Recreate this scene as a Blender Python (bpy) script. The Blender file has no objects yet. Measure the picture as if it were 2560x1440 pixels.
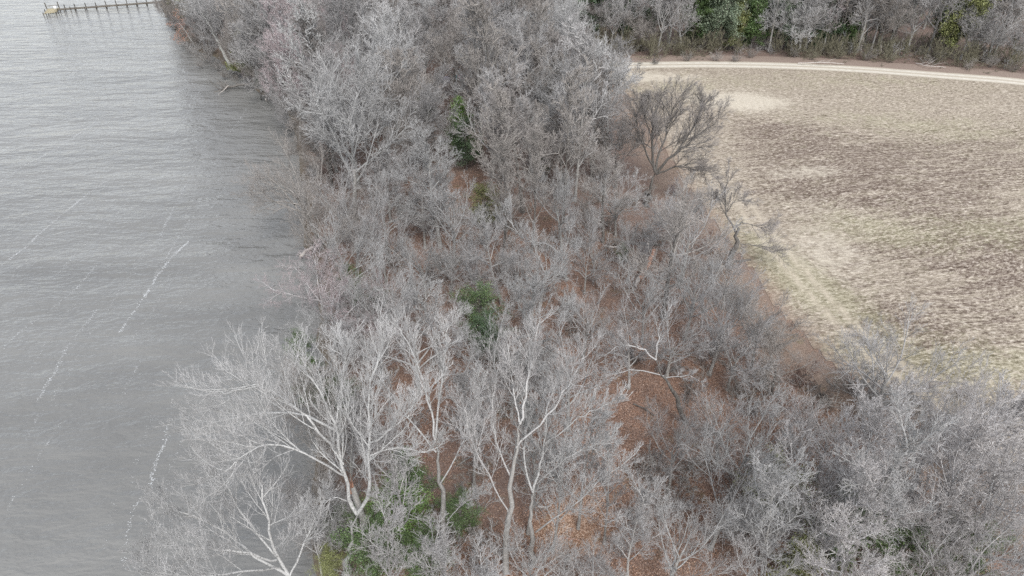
import bpy, math, random
import numpy as np
from mathutils import Vector

# ------------------------------------------------------------------ camera, sky, sun
scene = bpy.context.scene
COL = scene.collection
CAM_H, PITCH, FPX = 45.0, math.radians(35.0), 1740.0
cam_d = bpy.data.cameras.new("camera"); cam = bpy.data.objects.new("camera", cam_d); COL.objects.link(cam)
cam_d.sensor_width = 36.0; cam_d.lens = FPX / 2560 * 36.0
cam_d.clip_start = 0.5; cam_d.clip_end = 6000
cam.location = (0, 0, CAM_H); cam.rotation_euler = (math.pi / 2 - PITCH, 0, 0)
scene.camera = cam

SUN_EL, SUN_AZ = math.radians(50), math.radians(165)
world = bpy.data.worlds.new("World"); scene.world = world; world.use_nodes = True
nt = world.node_tree; nt.nodes.clear()
sky = nt.nodes.new("ShaderNodeTexSky"); sky.sky_type = 'NISHITA'; sky.sun_disc = False
sky.sun_elevation = SUN_EL; sky.sun_rotation = SUN_AZ; sky.air_density = 1.0; sky.dust_density = 1.0; sky.ozone_density = 1.0
hs = nt.nodes.new("ShaderNodeHueSaturation"); hs.inputs["Saturation"].default_value = 0.30
bg = nt.nodes.new("ShaderNodeBackground"); bg.inputs["Strength"].default_value = 0.15
wo = nt.nodes.new("ShaderNodeOutputWorld")
nt.links.new(sky.outputs[0], hs.inputs["Color"]); nt.links.new(hs.outputs[0], bg.inputs[0]); nt.links.new(bg.outputs[0], wo.inputs[0])
sun_d = bpy.data.lights.new("sun", 'SUN'); sun_d.energy = 1.3; sun_d.angle = math.radians(14); sun_d.color = (1, .978, .95)
sun = bpy.data.objects.new("sun", sun_d); COL.objects.link(sun)
sun.rotation_euler = Vector((math.sin(SUN_AZ) * math.cos(SUN_EL), math.cos(SUN_AZ) * math.cos(SUN_EL), math.sin(SUN_EL))).to_track_quat('Z', 'Y').to_euler()
scene.view_settings.view_transform = 'Standard'; scene.view_settings.look = 'None'
scene.view_settings.exposure = 0.94; scene.view_settings.gamma = 1.0
scene.cycles.use_denoising = False
scene.cycles.max_bounces = 5; scene.cycles.diffuse_bounces = 2; scene.cycles.glossy_bounces = 2

# ------------------------------------------------------------------ helpers
CP, SP = math.cos(PITCH), math.sin(PITCH)
def ray(px, py):
    u = (px - 1280) / FPX; v = (720 - py) / FPX
    return np.array([u, CP + v * SP, -SP + v * CP])
def at_z(px, py, z=0.0):
    d = ray(px, py); t = (z - CAM_H) / d[2]; return np.array([0, 0, CAM_H]) + d * t
def at_y(px, py, Y):
    d = ray(px, py); return np.array([0, 0, CAM_H]) + d * (Y / d[1])
def project(p):
    x, y, z = p[0], p[1], p[2] - CAM_H
    depth = y * CP - z * SP; up = y * SP + z * CP
    return 1280 + FPX * x / depth, 720 - FPX * up / depth, depth

def tag(o, label=None, cat=None, group=None, kind=None):
    if label: o['label'] = label
    if cat: o['category'] = cat
    if group: o['group'] = group
    if kind: o['kind'] = kind
    return o

def raw_mesh(name, verts, quads=None, tris=None, smooth=False):
    me = bpy.data.meshes.new(name)
    verts = np.asarray(verts, np.float32)
    idx = []; starts = []; n = 0
    if quads is not None and len(quads):
        quads = np.asarray(quads, np.int32); idx.append(quads.ravel()); starts.append(np.arange(len(quads)) * 4); n = len(quads) * 4
    if tris is not None and len(tris):
        tris = np.asarray(tris, np.int32); idx.append(tris.ravel()); starts.append(np.arange(len(tris)) * 3 + n)
    idx = np.concatenate(idx); starts = np.concatenate(starts)
    me.vertices.add(len(verts)); me.vertices.foreach_set("co", verts.ravel())
    me.loops.add(len(idx)); me.loops.foreach_set("vertex_index", idx)
    me.polygons.add(len(starts)); me.polygons.foreach_set("loop_start", starts.astype(np.int32))
    if smooth: me.polygons.foreach_set("use_smooth", np.ones(len(starts), bool))
    me.update(calc_edges=True)
    return me

def obj(name, me, mat=None, parent=None, loc=None):
    o = bpy.data.objects.new(name, me); COL.objects.link(o)
    if mat is not None and me is not None:
        if len(me.materials) == 0: me.materials.append(mat)
    if parent: o.parent = parent
    if loc is not None: o.location = loc
    return o

class MB:
    """collects tubes, leaves and boxes into one mesh"""
    def __init__(s): s.v = []; s.q = []; s.t = []; s.n = 0; s.f = []; s.fine = 0.0
    def add(s, v, q=None, t=None):
        v = np.asarray(v, float).reshape(-1, 3)
        s.v.append(v); s.f.append(np.full(len(v), s.fine, np.float32))
        if q is not None and len(q): s.q.append(np.asarray(q) + s.n)
        if t is not None and len(t): s.t.append(np.asarray(t) + s.n)
        s.n += len(v)
    def tubes(s, P, R, S):
        # P (M,K,3), R (M,K)
        M, K, _ = P.shape
        T = np.gradient(P, axis=1); T /= np.linalg.norm(T, axis=2, keepdims=True) + 1e-9
        ref = np.where(np.abs(T[..., 2:3]) > .9, np.array([1., 0, 0]), np.array([0., 0, 1.]))
        ref = np.broadcast_to(ref[:, :1], T.shape)
        A = np.cross(T, ref); A /= np.linalg.norm(A, axis=2, keepdims=True) + 1e-9
        B = np.cross(T, A)
        ang = np.arange(S) / S * 2 * np.pi
        V = P[:, :, None] + R[:, :, None, None] * (A[:, :, None] * np.cos(ang)[:, None] + B[:, :, None] * np.sin(ang)[:, None])
        m, k, j = np.meshgrid(np.arange(M), np.arange(K - 1), np.arange(S), indexing='ij')
        j2 = (j + 1) % S; b = m * K * S
        q = np.stack([b + k * S + j, b + (k + 1) * S + j, b + (k + 1) * S + j2, b + k * S + j2], -1).reshape(-1, 4)
        s.add(V.reshape(-1, 3), q)
    def leaves(s, C, size, rng, up=.5, asp=.55):
        N = len(C); size = np.broadcast_to(size, (N,))
        nrm = rng.normal(size=(N, 3)); nrm[:, 2] = np.abs(nrm[:, 2]) + up; nrm /= np.linalg.norm(nrm, axis=1, keepdims=True)
        a = np.cross(nrm, rng.normal(size=(N, 3))); a /= np.linalg.norm(a, axis=1, keepdims=True) + 1e-9
        b = np.cross(nrm, a)
        a = a * size[:, None]; b = b * size[:, None] * asp
        bend = nrm * size[:, None] * .25
        V = np.stack([C - a - bend, C - b, C + a - bend, C + b], 1)
        s.add(V.reshape(-1, 3), np.arange(N * 4).reshape(N, 4))
    def box(s, c, h, rot=0.0, M=None):
        x, y, z = h
        v = np.array([[i * x, j * y, k * z] for i in (-1, 1) for j in (-1, 1) for k in (-1, 1)], float)
        cr, sr = math.cos(rot), math.sin(rot)
        v = v @ np.array([[cr, sr, 0], [-sr, cr, 0], [0, 0, 1]])
        s.add(v + np.array(c), [[0, 1, 3, 2], [4, 6, 7, 5], [0, 4, 5, 1], [2, 3, 7, 6], [0, 2, 6, 4], [1, 5, 7, 3]])
    def bar(s, a, b, r0, r1=None, S=8, cap=True):
        a = np.array(a, float); b = np.array(b, float); r1 = r0 if r1 is None else r1
        n0 = s.n
        s.tubes(np.array([[a, b]]), np.array([[r0, r1]]), S)
        if cap:
            s.add([a, b])
            ce = s.n - 2
            s.t.append(np.array([[n0 + (j + 1) % S, n0 + j, ce] for j in range(S)] + [[n0 + S + j, n0 + S + (j + 1) % S, ce + 1] for j in range(S)]))
    def mesh(s, name, smooth=False):
        me = raw_mesh(name, np.concatenate(s.v), np.concatenate(s.q) if s.q else None, np.concatenate(s.t) if s.t else None, smooth)
        f = np.concatenate(s.f)
        if f.any():
            a = me.attributes.new('fine', 'FLOAT', 'POINT'); a.data.foreach_set('value', f)
        return me
    def build(s, name, mat, parent=None, smooth=False, loc=None):
        return obj(name, s.mesh(name, smooth), mat, parent, loc)

def norm(v): return v / (np.linalg.norm(v, axis=-1, keepdims=True) + 1e-9)

# ------------------------------------------------------------------ materials
class NT:
    def __init__(s, name):
        s.m = bpy.data.materials.new(name); s.m.use_nodes = True; s.t = s.m.node_tree
        s.b = s.t.nodes["Principled BSDF"]
    def n(s, typ, **kw):
        nd = s.t.nodes.new(typ)
        for k, v in kw.items():
            if k.startswith('_'): setattr(nd, k[1:], v)
            else: nd.inputs[k.replace('__', ' ')].default_value = v
        return nd
    def l(s, a, b): s.t.links.new(a, b)
    def math(s, op, a, b=None):
        nd = s.t.nodes.new("ShaderNodeMath"); nd.operation = op
        for i, x in enumerate((a, b)):
            if x is None: continue
            if isinstance(x, (int, float)): nd.inputs[i].default_value = x
            else: s.l(x, nd.inputs[i])
        return nd.outputs[0]
    def ramp(s, src, stops, interp='LINEAR'):
        r = s.t.nodes.new("ShaderNodeValToRGB"); r.color_ramp.interpolation = interp
        e = r.color_ramp.elements
        while len(e) < len(stops): e.new(.5)
        for el, (p, c) in zip(e, stops):
            el.position = p; el.color = (*c, 1) if len(c) == 3 else c
        s.l(src, r.inputs[0]); return r.outputs[0]
    def mix(s, f, a, b, mode='MIX'):
        nd = s.t.nodes.new("ShaderNodeMixRGB"); nd.blend_type = mode
        for i, x in enumerate((f, a, b)):
            if isinstance(x, (int, float)): nd.inputs[i].default_value = x
            elif isinstance(x, tuple): nd.inputs[i].default_value = (*x, 1)
            else: s.l(x, nd.inputs[i])
        return nd.outputs[0]
    def tex(s, src, scale, detail=4, rough=.6, dist=0.0):
        nd = s.n("ShaderNodeTexNoise", Scale=scale, Detail=detail, Roughness=rough, Distortion=dist)
        if src is not None: s.l(src, nd.inputs["Vector"])
        return nd.outputs["Fac"]
    def mapping(s, src, scale=(1, 1, 1), rot=(0, 0, 0)):
        nd = s.t.nodes.new("ShaderNodeMapping"); nd.inputs["Scale"].default_value = scale; nd.inputs["Rotation"].default_value = rot
        s.l(src, nd.inputs[0]); return nd.outputs[0]

def bark(name, dark, light, spot=None, spot_amt=.5, scale=6.0, rough=.9, rnd=.25):
    k = NT(name); tc = k.n("ShaderNodeTexCoord"); oi = k.n("ShaderNodeObjectInfo")
    o = tc.outputs["Object"]
    c = k.ramp(k.tex(k.mapping(o, (1, 1, .25)), scale, 5, .7), [(.3, dark), (.7, light)])
    if spot:
        f = k.ramp(k.tex(o, scale * 1.6, 3, .6), [(1 - spot_amt - .04, (0, 0, 0)), (1 - spot_amt + .04, (1, 1, 1))])
        c = k.mix(f, c, spot)
    v = k.math('ADD', k.math('MULTIPLY', oi.outputs["Random"], rnd), 1 - rnd / 2)
    h = k.n("ShaderNodeHueSaturation"); k.l(c, h.inputs["Color"]); k.l(v, h.inputs["Value"])
    k.l(h.outputs[0], k.b.inputs["Base Color"]); k.b.inputs["Roughness"].default_value = rough
    k.b.inputs["Specular IOR Level"].default_value = .2
    return k.m
def leafmat(name, a, b, c3, trans=.25, scale=1.2):
    k = NT(name); tc = k.n("ShaderNodeTexCoord"); oi = k.n("ShaderNodeObjectInfo"); ge = k.n("ShaderNodeNewGeometry")
    c = k.ramp(ge.outputs["Random Per Island"], [(0, a), (.5, b), (1, c3)])
    big = k.tex(tc.outputs["Object"], scale, 3, .6)
    h = k.n("ShaderNodeHueSaturation"); k.l(c, h.inputs["Color"])
    k.l(k.math('ADD', k.math('MULTIPLY', big, .9), .55), h.inputs["Value"])
    k.l(h.outputs[0], k.b.inputs["Base Color"]); k.b.inputs["Roughness"].default_value = .45
    k.b.inputs["Specular IOR Level"].default_value = .4
    return k.m

M = {}
M['trunk_dark'] = bark('dark_bark', (.075, .068, .060), (.20, .185, .17), (.30, .31, .28), .34)
M['trunk_grey'] = bark('grey_bark', (.20, .19, .175), (.38, .365, .345), (.46, .47, .44), .38)
M['trunk_pale'] = bark('pale_bark', (.27, .26, .245), (.46, .445, .42), (.36, .40, .35), .42)
M['trunk_lichen'] = bark('lichen_bark', (.13, .115, .105), (.27, .25, .24), (.62, .63, .62), .46, 9)
M['leaf_holly'] = leafmat('holly_leaves', (0.05, 0.085, 0.03), (0.09, 0.14, 0.05), (0.16, 0.23, 0.09))
M['leaf_bright'] = leafmat('bright_evergreen_leaves', (0.08, 0.14, 0.035), (0.14, 0.235, 0.06), (0.23, 0.34, 0.11))
M['leaf_dark'] = leafmat('dark_evergreen_leaves', (0.045, 0.075, 0.04), (0.085, 0.135, 0.07), (0.14, 0.2, 0.1))
M['leaf_sage'] = leafmat('sage_leaves', (0.09, 0.125, 0.08), (0.18, 0.225, 0.15), (0.31, 0.36, 0.25))
M['leaf_olive'] = leafmat('olive_leaves', (0.12, 0.13, 0.05), (0.22, 0.24, 0.09), (0.33, 0.34, 0.15))
M['leaf_orange'] = leafmat('dead_orange_leaves', (.28, .12, .07), (.45, .22, .14), (.6, .34, .24))
M['wood'] = bark('weathered_pier_wood', (.12, .105, .085), (.27, .24, .20), None, scale=4)
M['deck'] = bark('tan_deck_boards', (.33, .28, .18), (.50, .44, .30), None, scale=4)
M['deadwood'] = bark('bleached_dead_wood', (.34, .30, .27), (.60, .56, .52), None, scale=5)
M['rotwood'] = bark('torn_red_heartwood', (.30, .15, .10), (.50, .32, .24), None, scale=7)

def twigs(name, br0, br1, tw, spot=None, rnd=.34):
    k = NT(name); tc = k.n("ShaderNodeTexCoord"); oi = k.n("ShaderNodeObjectInfo"); o = tc.outputs["Object"]
    c = k.ramp(k.tex(o, 3.5, 4, .7), [(.3, br0), (.7, br1)])
    c = k.mix(k.ramp(k.tex(o, 9, 3, .6), [(.56, (0, 0, 0)), (.62, (1, 1, 1))]), c, spot if spot else tuple(x * .55 for x in br0))
    f = k.n("ShaderNodeAttribute", _attribute_name="fine").outputs["Fac"]
    t2 = k.ramp(k.tex(o, .5, 3, .6), [(.35, tuple(x * .75 for x in tw)), (.65, tuple(min(.8, x * 1.25) for x in tw))])
    c = k.mix(f, c, t2)
    h = k.n("ShaderNodeHueSaturation"); k.l(c, h.inputs["Color"])
    k.l(k.math('ADD', k.math('MULTIPLY', oi.outputs["Random"], rnd), 1 - rnd / 2), h.inputs["Value"])
    k.l(h.outputs[0], k.b.inputs["Base Color"]); k.b.inputs["Roughness"].default_value = .9; k.b.inputs["Specular IOR Level"].default_value = .15
    return k.m
M['twig_silver'] = twigs('silver_branches', (.31, .305, .29), (.46, .455, .445), (.44, .43, .42))
M['twig_pale'] = twigs('whitish_branches', (.37, .365, .35), (.53, .525, .51), (.47, .46, .45), rnd=.1)
M['twig_grey'] = twigs('grey_branches', (.32, .31, .295), (.44, .43, .42), (.375, .36, .352))
M['twig_brown'] = twigs('brown_branches', (.28, .26, .235), (.38, .355, .33), (.325, .297, .275))
M['twig_pink'] = twigs('pinkish_budding_branches', (.40, .38, .375), (.56, .54, .53), (.44, .355, .355))
M['twig_dark'] = twigs('dark_branches', (.13, .12, .11), (.24, .225, .21), (.30, .275, .26))
M['twig_lichen'] = twigs('lichen_branches', (.28, .26, .25), (.44, .42, .41), (.47, .445, .43), (.74, .74, .73))
M['twig_russet'] = twigs('russet_stems', (.16, .10, .08), (.26, .17, .14), (.25, .165, .14))
M['twig_olive'] = twigs('olive_stems', (.17, .16, .11), (.27, .25, .18), (.24, .225, .17))

def cloth(name, col):
    k = NT(name); tc = k.n("ShaderNodeTexCoord")
    c = k.mix(k.tex(tc.outputs["Object"], 5, 3), col, tuple(min(1, x * 1.5) for x in col))
    k.l(c, k.b.inputs["Base Color"]); k.b.inputs["Roughness"].default_value = .5
    return k.m

# ------------------------------------------------------------------ shoreline, field edge, ground
WATER_Z = -0.8
SH = [(395, 5), (440, 85), (500, 128), (585, 178), (640, 232), (715, 285), (745, 400), (752, 500), (765, 620), (790, 760), (805, 900), (790, 1050), (770, 1200), (765, 1440)]
shore = [at_z(x, y, WATER_Z)[:2] for x, y in SH]
shore = np.array([[-150, 1200], [-118, 520], [-100, 330], [-104, 262]] + [list(p) for p in shore] + [[-8.5, 15], [-8, 0], [-12, -60], [-30, -400]])
def dense(poly, step, rng=None, amp=0.0):
    out = []
    for a, b in zip(poly[:-1], poly[1:]):
        n = max(1, int(np.linalg.norm(b - a) / step))
        for i in range(n):
            out.append(a + (b - a) * i / n)
    out.append(poly[-1]); out = np.array(out)
    if rng is not None: out[1:-1] += rng.normal(size=out[1:-1].shape) * amp
    return out
rg = np.random.default_rng(3)
def seg_dist(P, poly):
    """signed distance of points to polyline; positive = to its right-hand (land) side for a line running far -> near"""
    best = np.full(len(P), 1e9); sgn = np.ones(len(P))
    for a, b in zip(poly[:-1], poly[1:]):
        ab = b - a; t = np.clip(((P - a) @ ab) / (ab @ ab), 0, 1)
        d = P - (a + t[:, None] * ab); dd = np.hypot(d[:, 0], d[:, 1])
        cr = ab[0] * (P[:, 1] - a[1]) - ab[1] * (P[:, 0] - a[0])
        m = dd < best; best = np.where(m, dd, best); sgn = np.where(m, np.sign(cr), sgn)
    return best * sgn
FE = [(1500, 170), (1560, 235), (1610, 310), (1690, 420), (1775, 540), (1850, 650), (1940, 765), (2060, 905), (2200, 1010), (2380, 1130), (2560, 1255)]
fedge = np.array([list(at_z(x, y)[:2]) for x, y in FE] + [[60, 12], [90, -60]])
TR = [(1380, 172), (1480, 166), (1600, 163), (1750, 161), (1900, 163), (2050, 168), (2200, 177), (2350, 189), (2560, 204)]
track = np.array([list(at_z(x, y)[:2]) for x, y in TR]); track = np.vstack([track, track[-1] + (track[-1] - track[-2]) * 3 + [0, -25]])

def vnoise(P, scale, seed, octaves=4):
    """value noise on points (N,2)"""
    out = np.zeros(len(P)); amp = 1; tot = 0
    for o in range(octaves):
        r = np.random.default_rng(seed + o * 17); G = r.random((64, 64))
        q = P / scale * (2 ** o); i = np.floor(q).astype(int); f = q - i; f = f * f * (3 - 2 * f)
        g = lambda a, b: G[(i[:, 0] + a) % 64, (i[:, 1] + b) % 64]
        v = (g(0, 0) * (1 - f[:, 0]) + g(1, 0) * f[:, 0]) * (1 - f[:, 1]) + (g(0, 1) * (1 - f[:, 0]) + g(1, 1) * f[:, 0]) * f[:, 1]
        out += v * amp; tot += amp; amp *= .55
    return out / tot

def axis(lo, hi, step, far_lo, far_hi):
    core = np.arange(lo, hi + .01, step)
    f = lambda s, e: s + (e - s) * (np.arange(1, 15) / 14.0) ** 2.5
    return np.concatenate([f(lo, far_lo)[::-1], core, f(hi, far_hi)])
gx = axis(-130, 170, .9, -2500, 2500); gy = axis(0, 300, .9, -1500, 3000)
X, Y = np.meshgrid(gx, gy); P2 = np.stack([X.ravel(), Y.ravel()], 1)
sd = seg_dist(P2, shore)
wob = (vnoise(P2, 7, 5) - .5) * 2.6
def height(P):
    s = seg_dist(P, shore) + (vnoise(P, 7, 5) - .5) * 2.6
    z = np.clip(s * .55 - .95, -2.2, 0.0)
    return z
inner = np.clip((sd - 3) / 5, 0, 1); fd = seg_dist(P2, fedge)
bump = (vnoise(P2, 9, 9) - .5) * .5 * inner * np.clip((-seg_dist(P2, np.vstack([track[:1] + [-60, 0], track])) * 0 + 1), 0, 1)
infield = (seg_dist(P2, fedge) > -3) & (P2[:, 1] < 175)
Z = np.clip((sd + wob) * .55 - .95, -2.2, 0) + np.where(infield, 0, bump)
Z = np.where(infield, np.minimum(Z, -.02), Z - .04)
nx, ny = len(gx), len(gy)
ii, jj = np.meshgrid(np.arange(ny - 1), np.arange(nx - 1), indexing='ij')
gq = np.stack([ii * nx + jj, ii * nx + jj + 1, (ii + 1) * nx + jj + 1, (ii + 1) * nx + jj], -1).reshape(-1, 4)
gme = raw_mesh("ground", np.column_stack([P2, Z]), gq, smooth=True)
def vcol(me, name, arr):
    a = me.attributes.new(name, 'FLOAT', 'POINT'); a.data.foreach_set("value", np.asarray(arr, np.float32))
# how much orange leaf litter covers the floor, and the mud strip at the waterline
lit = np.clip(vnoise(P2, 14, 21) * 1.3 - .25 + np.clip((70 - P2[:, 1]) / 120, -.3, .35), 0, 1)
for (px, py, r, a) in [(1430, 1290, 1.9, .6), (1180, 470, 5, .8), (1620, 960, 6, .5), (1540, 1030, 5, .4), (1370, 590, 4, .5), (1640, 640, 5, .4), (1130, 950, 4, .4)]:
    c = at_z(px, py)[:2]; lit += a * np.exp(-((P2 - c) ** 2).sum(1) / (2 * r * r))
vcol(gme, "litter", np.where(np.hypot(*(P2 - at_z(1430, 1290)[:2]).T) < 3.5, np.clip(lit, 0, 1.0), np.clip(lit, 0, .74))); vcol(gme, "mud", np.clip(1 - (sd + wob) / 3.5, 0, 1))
vcol(gme, "verge", np.clip(1 - np.abs(fd + 2) / 6, 0, 1))

k = NT('leaf_litter_floor'); tc = k.n("ShaderNodeTexCoord"); o = tc.outputs["Object"]
vo = k.n("ShaderNodeTexVoronoi", Scale=15.0); k.l(o, vo.inputs["Vector"])
sep = k.n("ShaderNodeSeparateColor"); k.l(vo.outputs["Color"], sep.inputs[0])
leafc = k.ramp(sep.outputs[0], [(0, (.065, .042, .032)), (.3, (.16, .092, .063)), (.6, (.27, .15, .10)), (.85, (.38, .235, .165)), (1, (.54, .41, .34))])
duff = k.ramp(k.tex(o, 9, 6, .75), [(.25, (.09, .06, .05)), (.5, (.20, .145, .12)), (.75, (.34, .26, .22))])
at = k.n("ShaderNodeAttribute", _attribute_name="litter"); am = k.n("ShaderNodeAttribute", _attribute_name="mud"); av = k.n("ShaderNodeAttribute", _attribute_name="verge")
f = k.ramp(k.math('ADD', at.outputs["Fac"], k.math('MULTIPLY', k.math('SUBTRACT', k.tex(o, 1.3, 5, .7), .5), 1.1)), [(.35, (0, 0, 0)), (.95, (1, 1, 1))])
c = k.mix(f, duff, leafc)
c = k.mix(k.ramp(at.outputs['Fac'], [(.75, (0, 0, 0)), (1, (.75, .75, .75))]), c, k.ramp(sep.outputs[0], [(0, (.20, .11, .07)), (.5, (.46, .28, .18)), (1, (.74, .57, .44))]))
c = k.mix(k.ramp(k.math('ADD', av.outputs['Fac'], k.math('MULTIPLY', k.math('SUBTRACT', k.tex(o, 1.0, 5, .8), .5), 1.2)), [(.3, (0, 0, 0)), (.9, (.9, .9, .9))]), c, k.ramp(k.tex(o, 6, 5, .8), [(.35, (.17, .12, .09)), (.65, (.40, .31, .245))]))
green = k.ramp(k.tex(o, .35, 4, .7), [(.58, (0, 0, 0)), (.72, (1, 1, 1))])
c = k.mix(k.math('MULTIPLY', green, .35), c, (.13, .15, .06))
c = k.mix(am.outputs["Fac"], c, (.13, .11, .08))
k.l(c, k.b.inputs["Base Color"]); k.b.inputs["Roughness"].default_value = .85; k.b.inputs["Specular IOR Level"].default_value = .2
bp = k.n("ShaderNodeBump", Strength=.7, Distance=.08); k.l(k.math('ADD', sep.outputs[1], k.tex(o, 3, 4)), bp.inputs["Height"]); k.l(bp.outputs[0], k.b.inputs["Normal"])
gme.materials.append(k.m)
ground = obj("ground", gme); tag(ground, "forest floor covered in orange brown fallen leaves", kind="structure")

# ------------------------------------------------------------------ field
farp = at_z(1480, 172)[:2]
fpoly_top = track.copy()
fx = np.arange(5, 330, .6); fy = np.arange(-40, 172, .6)
FX, FY = np.meshgrid(fx, fy); FP = np.stack([FX.ravel(), FY.ravel()], 1)
fwob = (vnoise(FP, 6, 31) - .5) * 2.4
fin = seg_dist(FP, fedge) + fwob
tin = -seg_dist(FP, np.vstack([[track[0] + [-80, 0]], track]))          # >0 on the near side of the track
# land side is where cross < 0 for a line running left -> right
side = np.where((fin > 0) & (tin > -.2 if (seg_dist(np.array([[60., 100.]]), track)[0] < 0) else (-tin > -.2)), 1, 0)
# patches of bare brown soil and of green weeds, at places read off the photograph
soil = np.zeros(len(FP)); weed = np.zeros(len(FP)); sand = np.zeros(len(FP))
def blob(arr, px, py, rx, ry, a, rot=0.0):
    c = at_z(px, py)[:2]; d = FP - c; ca, sa = math.cos(rot), math.sin(rot)
    u = d[:, 0] * ca + d[:, 1] * sa; v = -d[:, 0] * sa + d[:, 1] * ca
    arr += a * np.exp(-(u / rx) ** 2 / 2 - (v / ry) ** 2 / 2)
for b in [(1920, 345, 3, 4, .5, 0), (1940, 480, 3, 3, .3, 0), (2350, 450, 14, 2.5, .6, .25), (2500, 620, 8, 2.5, .7, .1), (2130, 430, 6, 2, .7, .3), (2330, 560, 6, 2, .6, 0), (2450, 820, 5, 2.5, .5, -.3), (1880, 320, 4, 5, .5, 0), (1970, 350, 6, 5, .9, .1), (2100, 330, 8, 5, .55, .2), (2060, 400, 8, 4, .8, .2), (2180, 400, 9, 4, .9, .2), (2150, 470, 9, 4, 1.0, .3),
          (2300, 380, 11, 4, .8, .2), (2250, 500, 8, 3.4, 1.0, -.1), (2080, 450, 6, 3, .8, 0), (2480, 440, 10, 5, .6, .3), (2540, 330, 9, 6, .4, .2), (2540, 700, 6, 5, 1.0, 0), (2450, 680, 7, 4, .7, -.2),
          (2420, 600, 9, 4, .6, 0), (2230, 840, 5, 3.4, 1.0, -.6), (2290, 890, 3.5, 3.0, .8, -.6), (2200, 780, 4, 3, .6, -.4), (2150, 690, 4, 3, .5, -.3), (2400, 780, 6, 4, .5, -.2), (2100, 560, 6, 3, .35, 0), (2250, 620, 5, 3, .4, 0), (2380, 900, 5, 3, .6, -.4), (2050, 600, 4, 3, .3, 0)]: blob(soil, *b)
for b in [(1950, 670, 3, 9, .8, .5), (1900, 640, 2, 5, .8, .5), (2000, 700, 2, 8, .6, .6), (2130, 555, 4, 3, .5, 0), (2400, 330, 9, 4, .5, 0), (2160, 300, 8, 3, .4, 0), (2380, 930, 5, 2.5, .6, 0), (2500, 900, 6, 2, .6, 0), (2090, 880, 2, 2, .6, 0), (1700, 215, 10, 5, .4, 0), (2150, 200, 18, 4, .35, 0), (2300, 590, 8, 3, .4, 0), (2480, 560, 9, 4, .35, 0)]: blob(weed, *b)
for b in [(1880, 260, 5, 3.2, 1.2, .1), (1800, 235, 6, 4, .5, .1), (2020, 430, 5, 1.6, .9, .1), (1780, 480, 4, 5, .6, .4), (1560, 190, 7, 3, 1.0, 0), (1650, 195, 10, 2.5, .6, 0), (1720, 330, 4, 10, .5, .3), (2100, 520, 5, 3, .4, 0), (2480, 270, 12, 3, .4, 0), (2060, 650, 4, 4, .5, .2), (1830, 250, 9, 3, .4, 0), (2060, 600, 4, 5, .5, .2)]: blob(sand, *b)
soil += (vnoise(FP, 16, 41) - .5) * 1.15 * np.clip((seg_dist(FP, fedge)) / 14 - .2, 0, 1) * np.clip((150 - FP[:, 1]) / 50, .15, 1)
# tyre track running along the wood's edge
fd0 = seg_dist(FP, fedge); along = ((fd0 > 1.1) & (fd0 < 1.8)) | ((fd0 > 3.0) & (fd0 < 3.7))
wheel = np.exp(-((fd0 - 4.6) / .38) ** 2) + np.exp(-((fd0 - 6.5) / .38) ** 2)
wheel *= np.clip((95 - FP[:, 1]) / 15, 0, 1)
nfx, nfy = len(fx), len(fy)
ii, jj = np.meshgrid(np.arange(nfy - 1), np.arange(nfx - 1), indexing='ij')
fq = np.stack([ii * nfx + jj, ii * nfx + jj + 1, (ii + 1) * nfx + jj + 1, (ii + 1) * nfx + jj], -1).reshape(-1, 4)
fq = fq[side[fq].all(1)]
used = np.unique(fq); remap = np.full(len(FP), -1); remap[used] = np.arange(len(used))
fme = raw_mesh("field", np.column_stack([FP[used], np.full(len(used), .012)]), remap[fq], smooth=True)
for nme, arr in (("soil", soil), ("weed", weed), ("sand", sand), ("wheel", wheel), ("rim", np.clip(1 - fin / 5, 0, 1))): vcol(fme, nme, np.clip(arr, -1, 1.5)[used])
k = NT('stubble_field'); tc = k.n("ShaderNodeTexCoord"); o = tc.outputs["Object"]
A = {n_: k.n("ShaderNodeAttribute", _attribute_name=n_).outputs["Fac"] for n_ in ("soil", "weed", "sand", "wheel", "rim")}
rowdir = at_z(2500, 455)[:2] - at_z(1950, 520)[:2]; ra = math.atan2(rowdir[1], rowdir[0])
wq = k.n("ShaderNodeTexNoise", Scale=.035, Detail=2.0); k.l(o, wq.inputs["Vector"])
wv = k.n("ShaderNodeVectorMath", _operation='SCALE'); wv.inputs[3].default_value = 8; k.l(wq.outputs["Color"], wv.inputs[0])
wa = k.n("ShaderNodeVectorMath", _operation='ADD'); k.l(o, wa.inputs[0]); k.l(wv.outputs[0], wa.inputs[1])
rot = k.mapping(wa.outputs[0], (1, 1, 1), (0, 0, -ra))
rows = k.tex(k.mapping(rot, (.09, 1.25, 1)), 1.0, 4, .75)
fine = k.tex(k.mapping(rot, (1.5, 3.2, 1)), 1.0, 5, .9)
spk = k.tex(k.mapping(rot, (1.3, 2.8, 1)), 1.0, 4, .85)
med = k.tex(o, .6, 5, .7)
straw = k.ramp(fine, [(.34, (.115, .092, .07)), (.44, (.245, .205, .158)), (.53, (.375, .32, .255)), (.63, (.62, .55, .46))])
dirt = k.ramp(fine, [(.36, (.055, .038, .03)), (.48, (.12, .085, .068)), (.55, (.28, .23, .19)), (.66, (.60, .545, .47))])
olive = k.ramp(fine, [(.36, (.15, .15, .07)), (.5, (.34, .34, .19)), (.64, (.56, .54, .38))])
sandc = k.ramp(fine, [(.3, (.40, .345, .27)), (.5, (.53, .475, .385)), (.7, (.66, .60, .50))])
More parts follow.
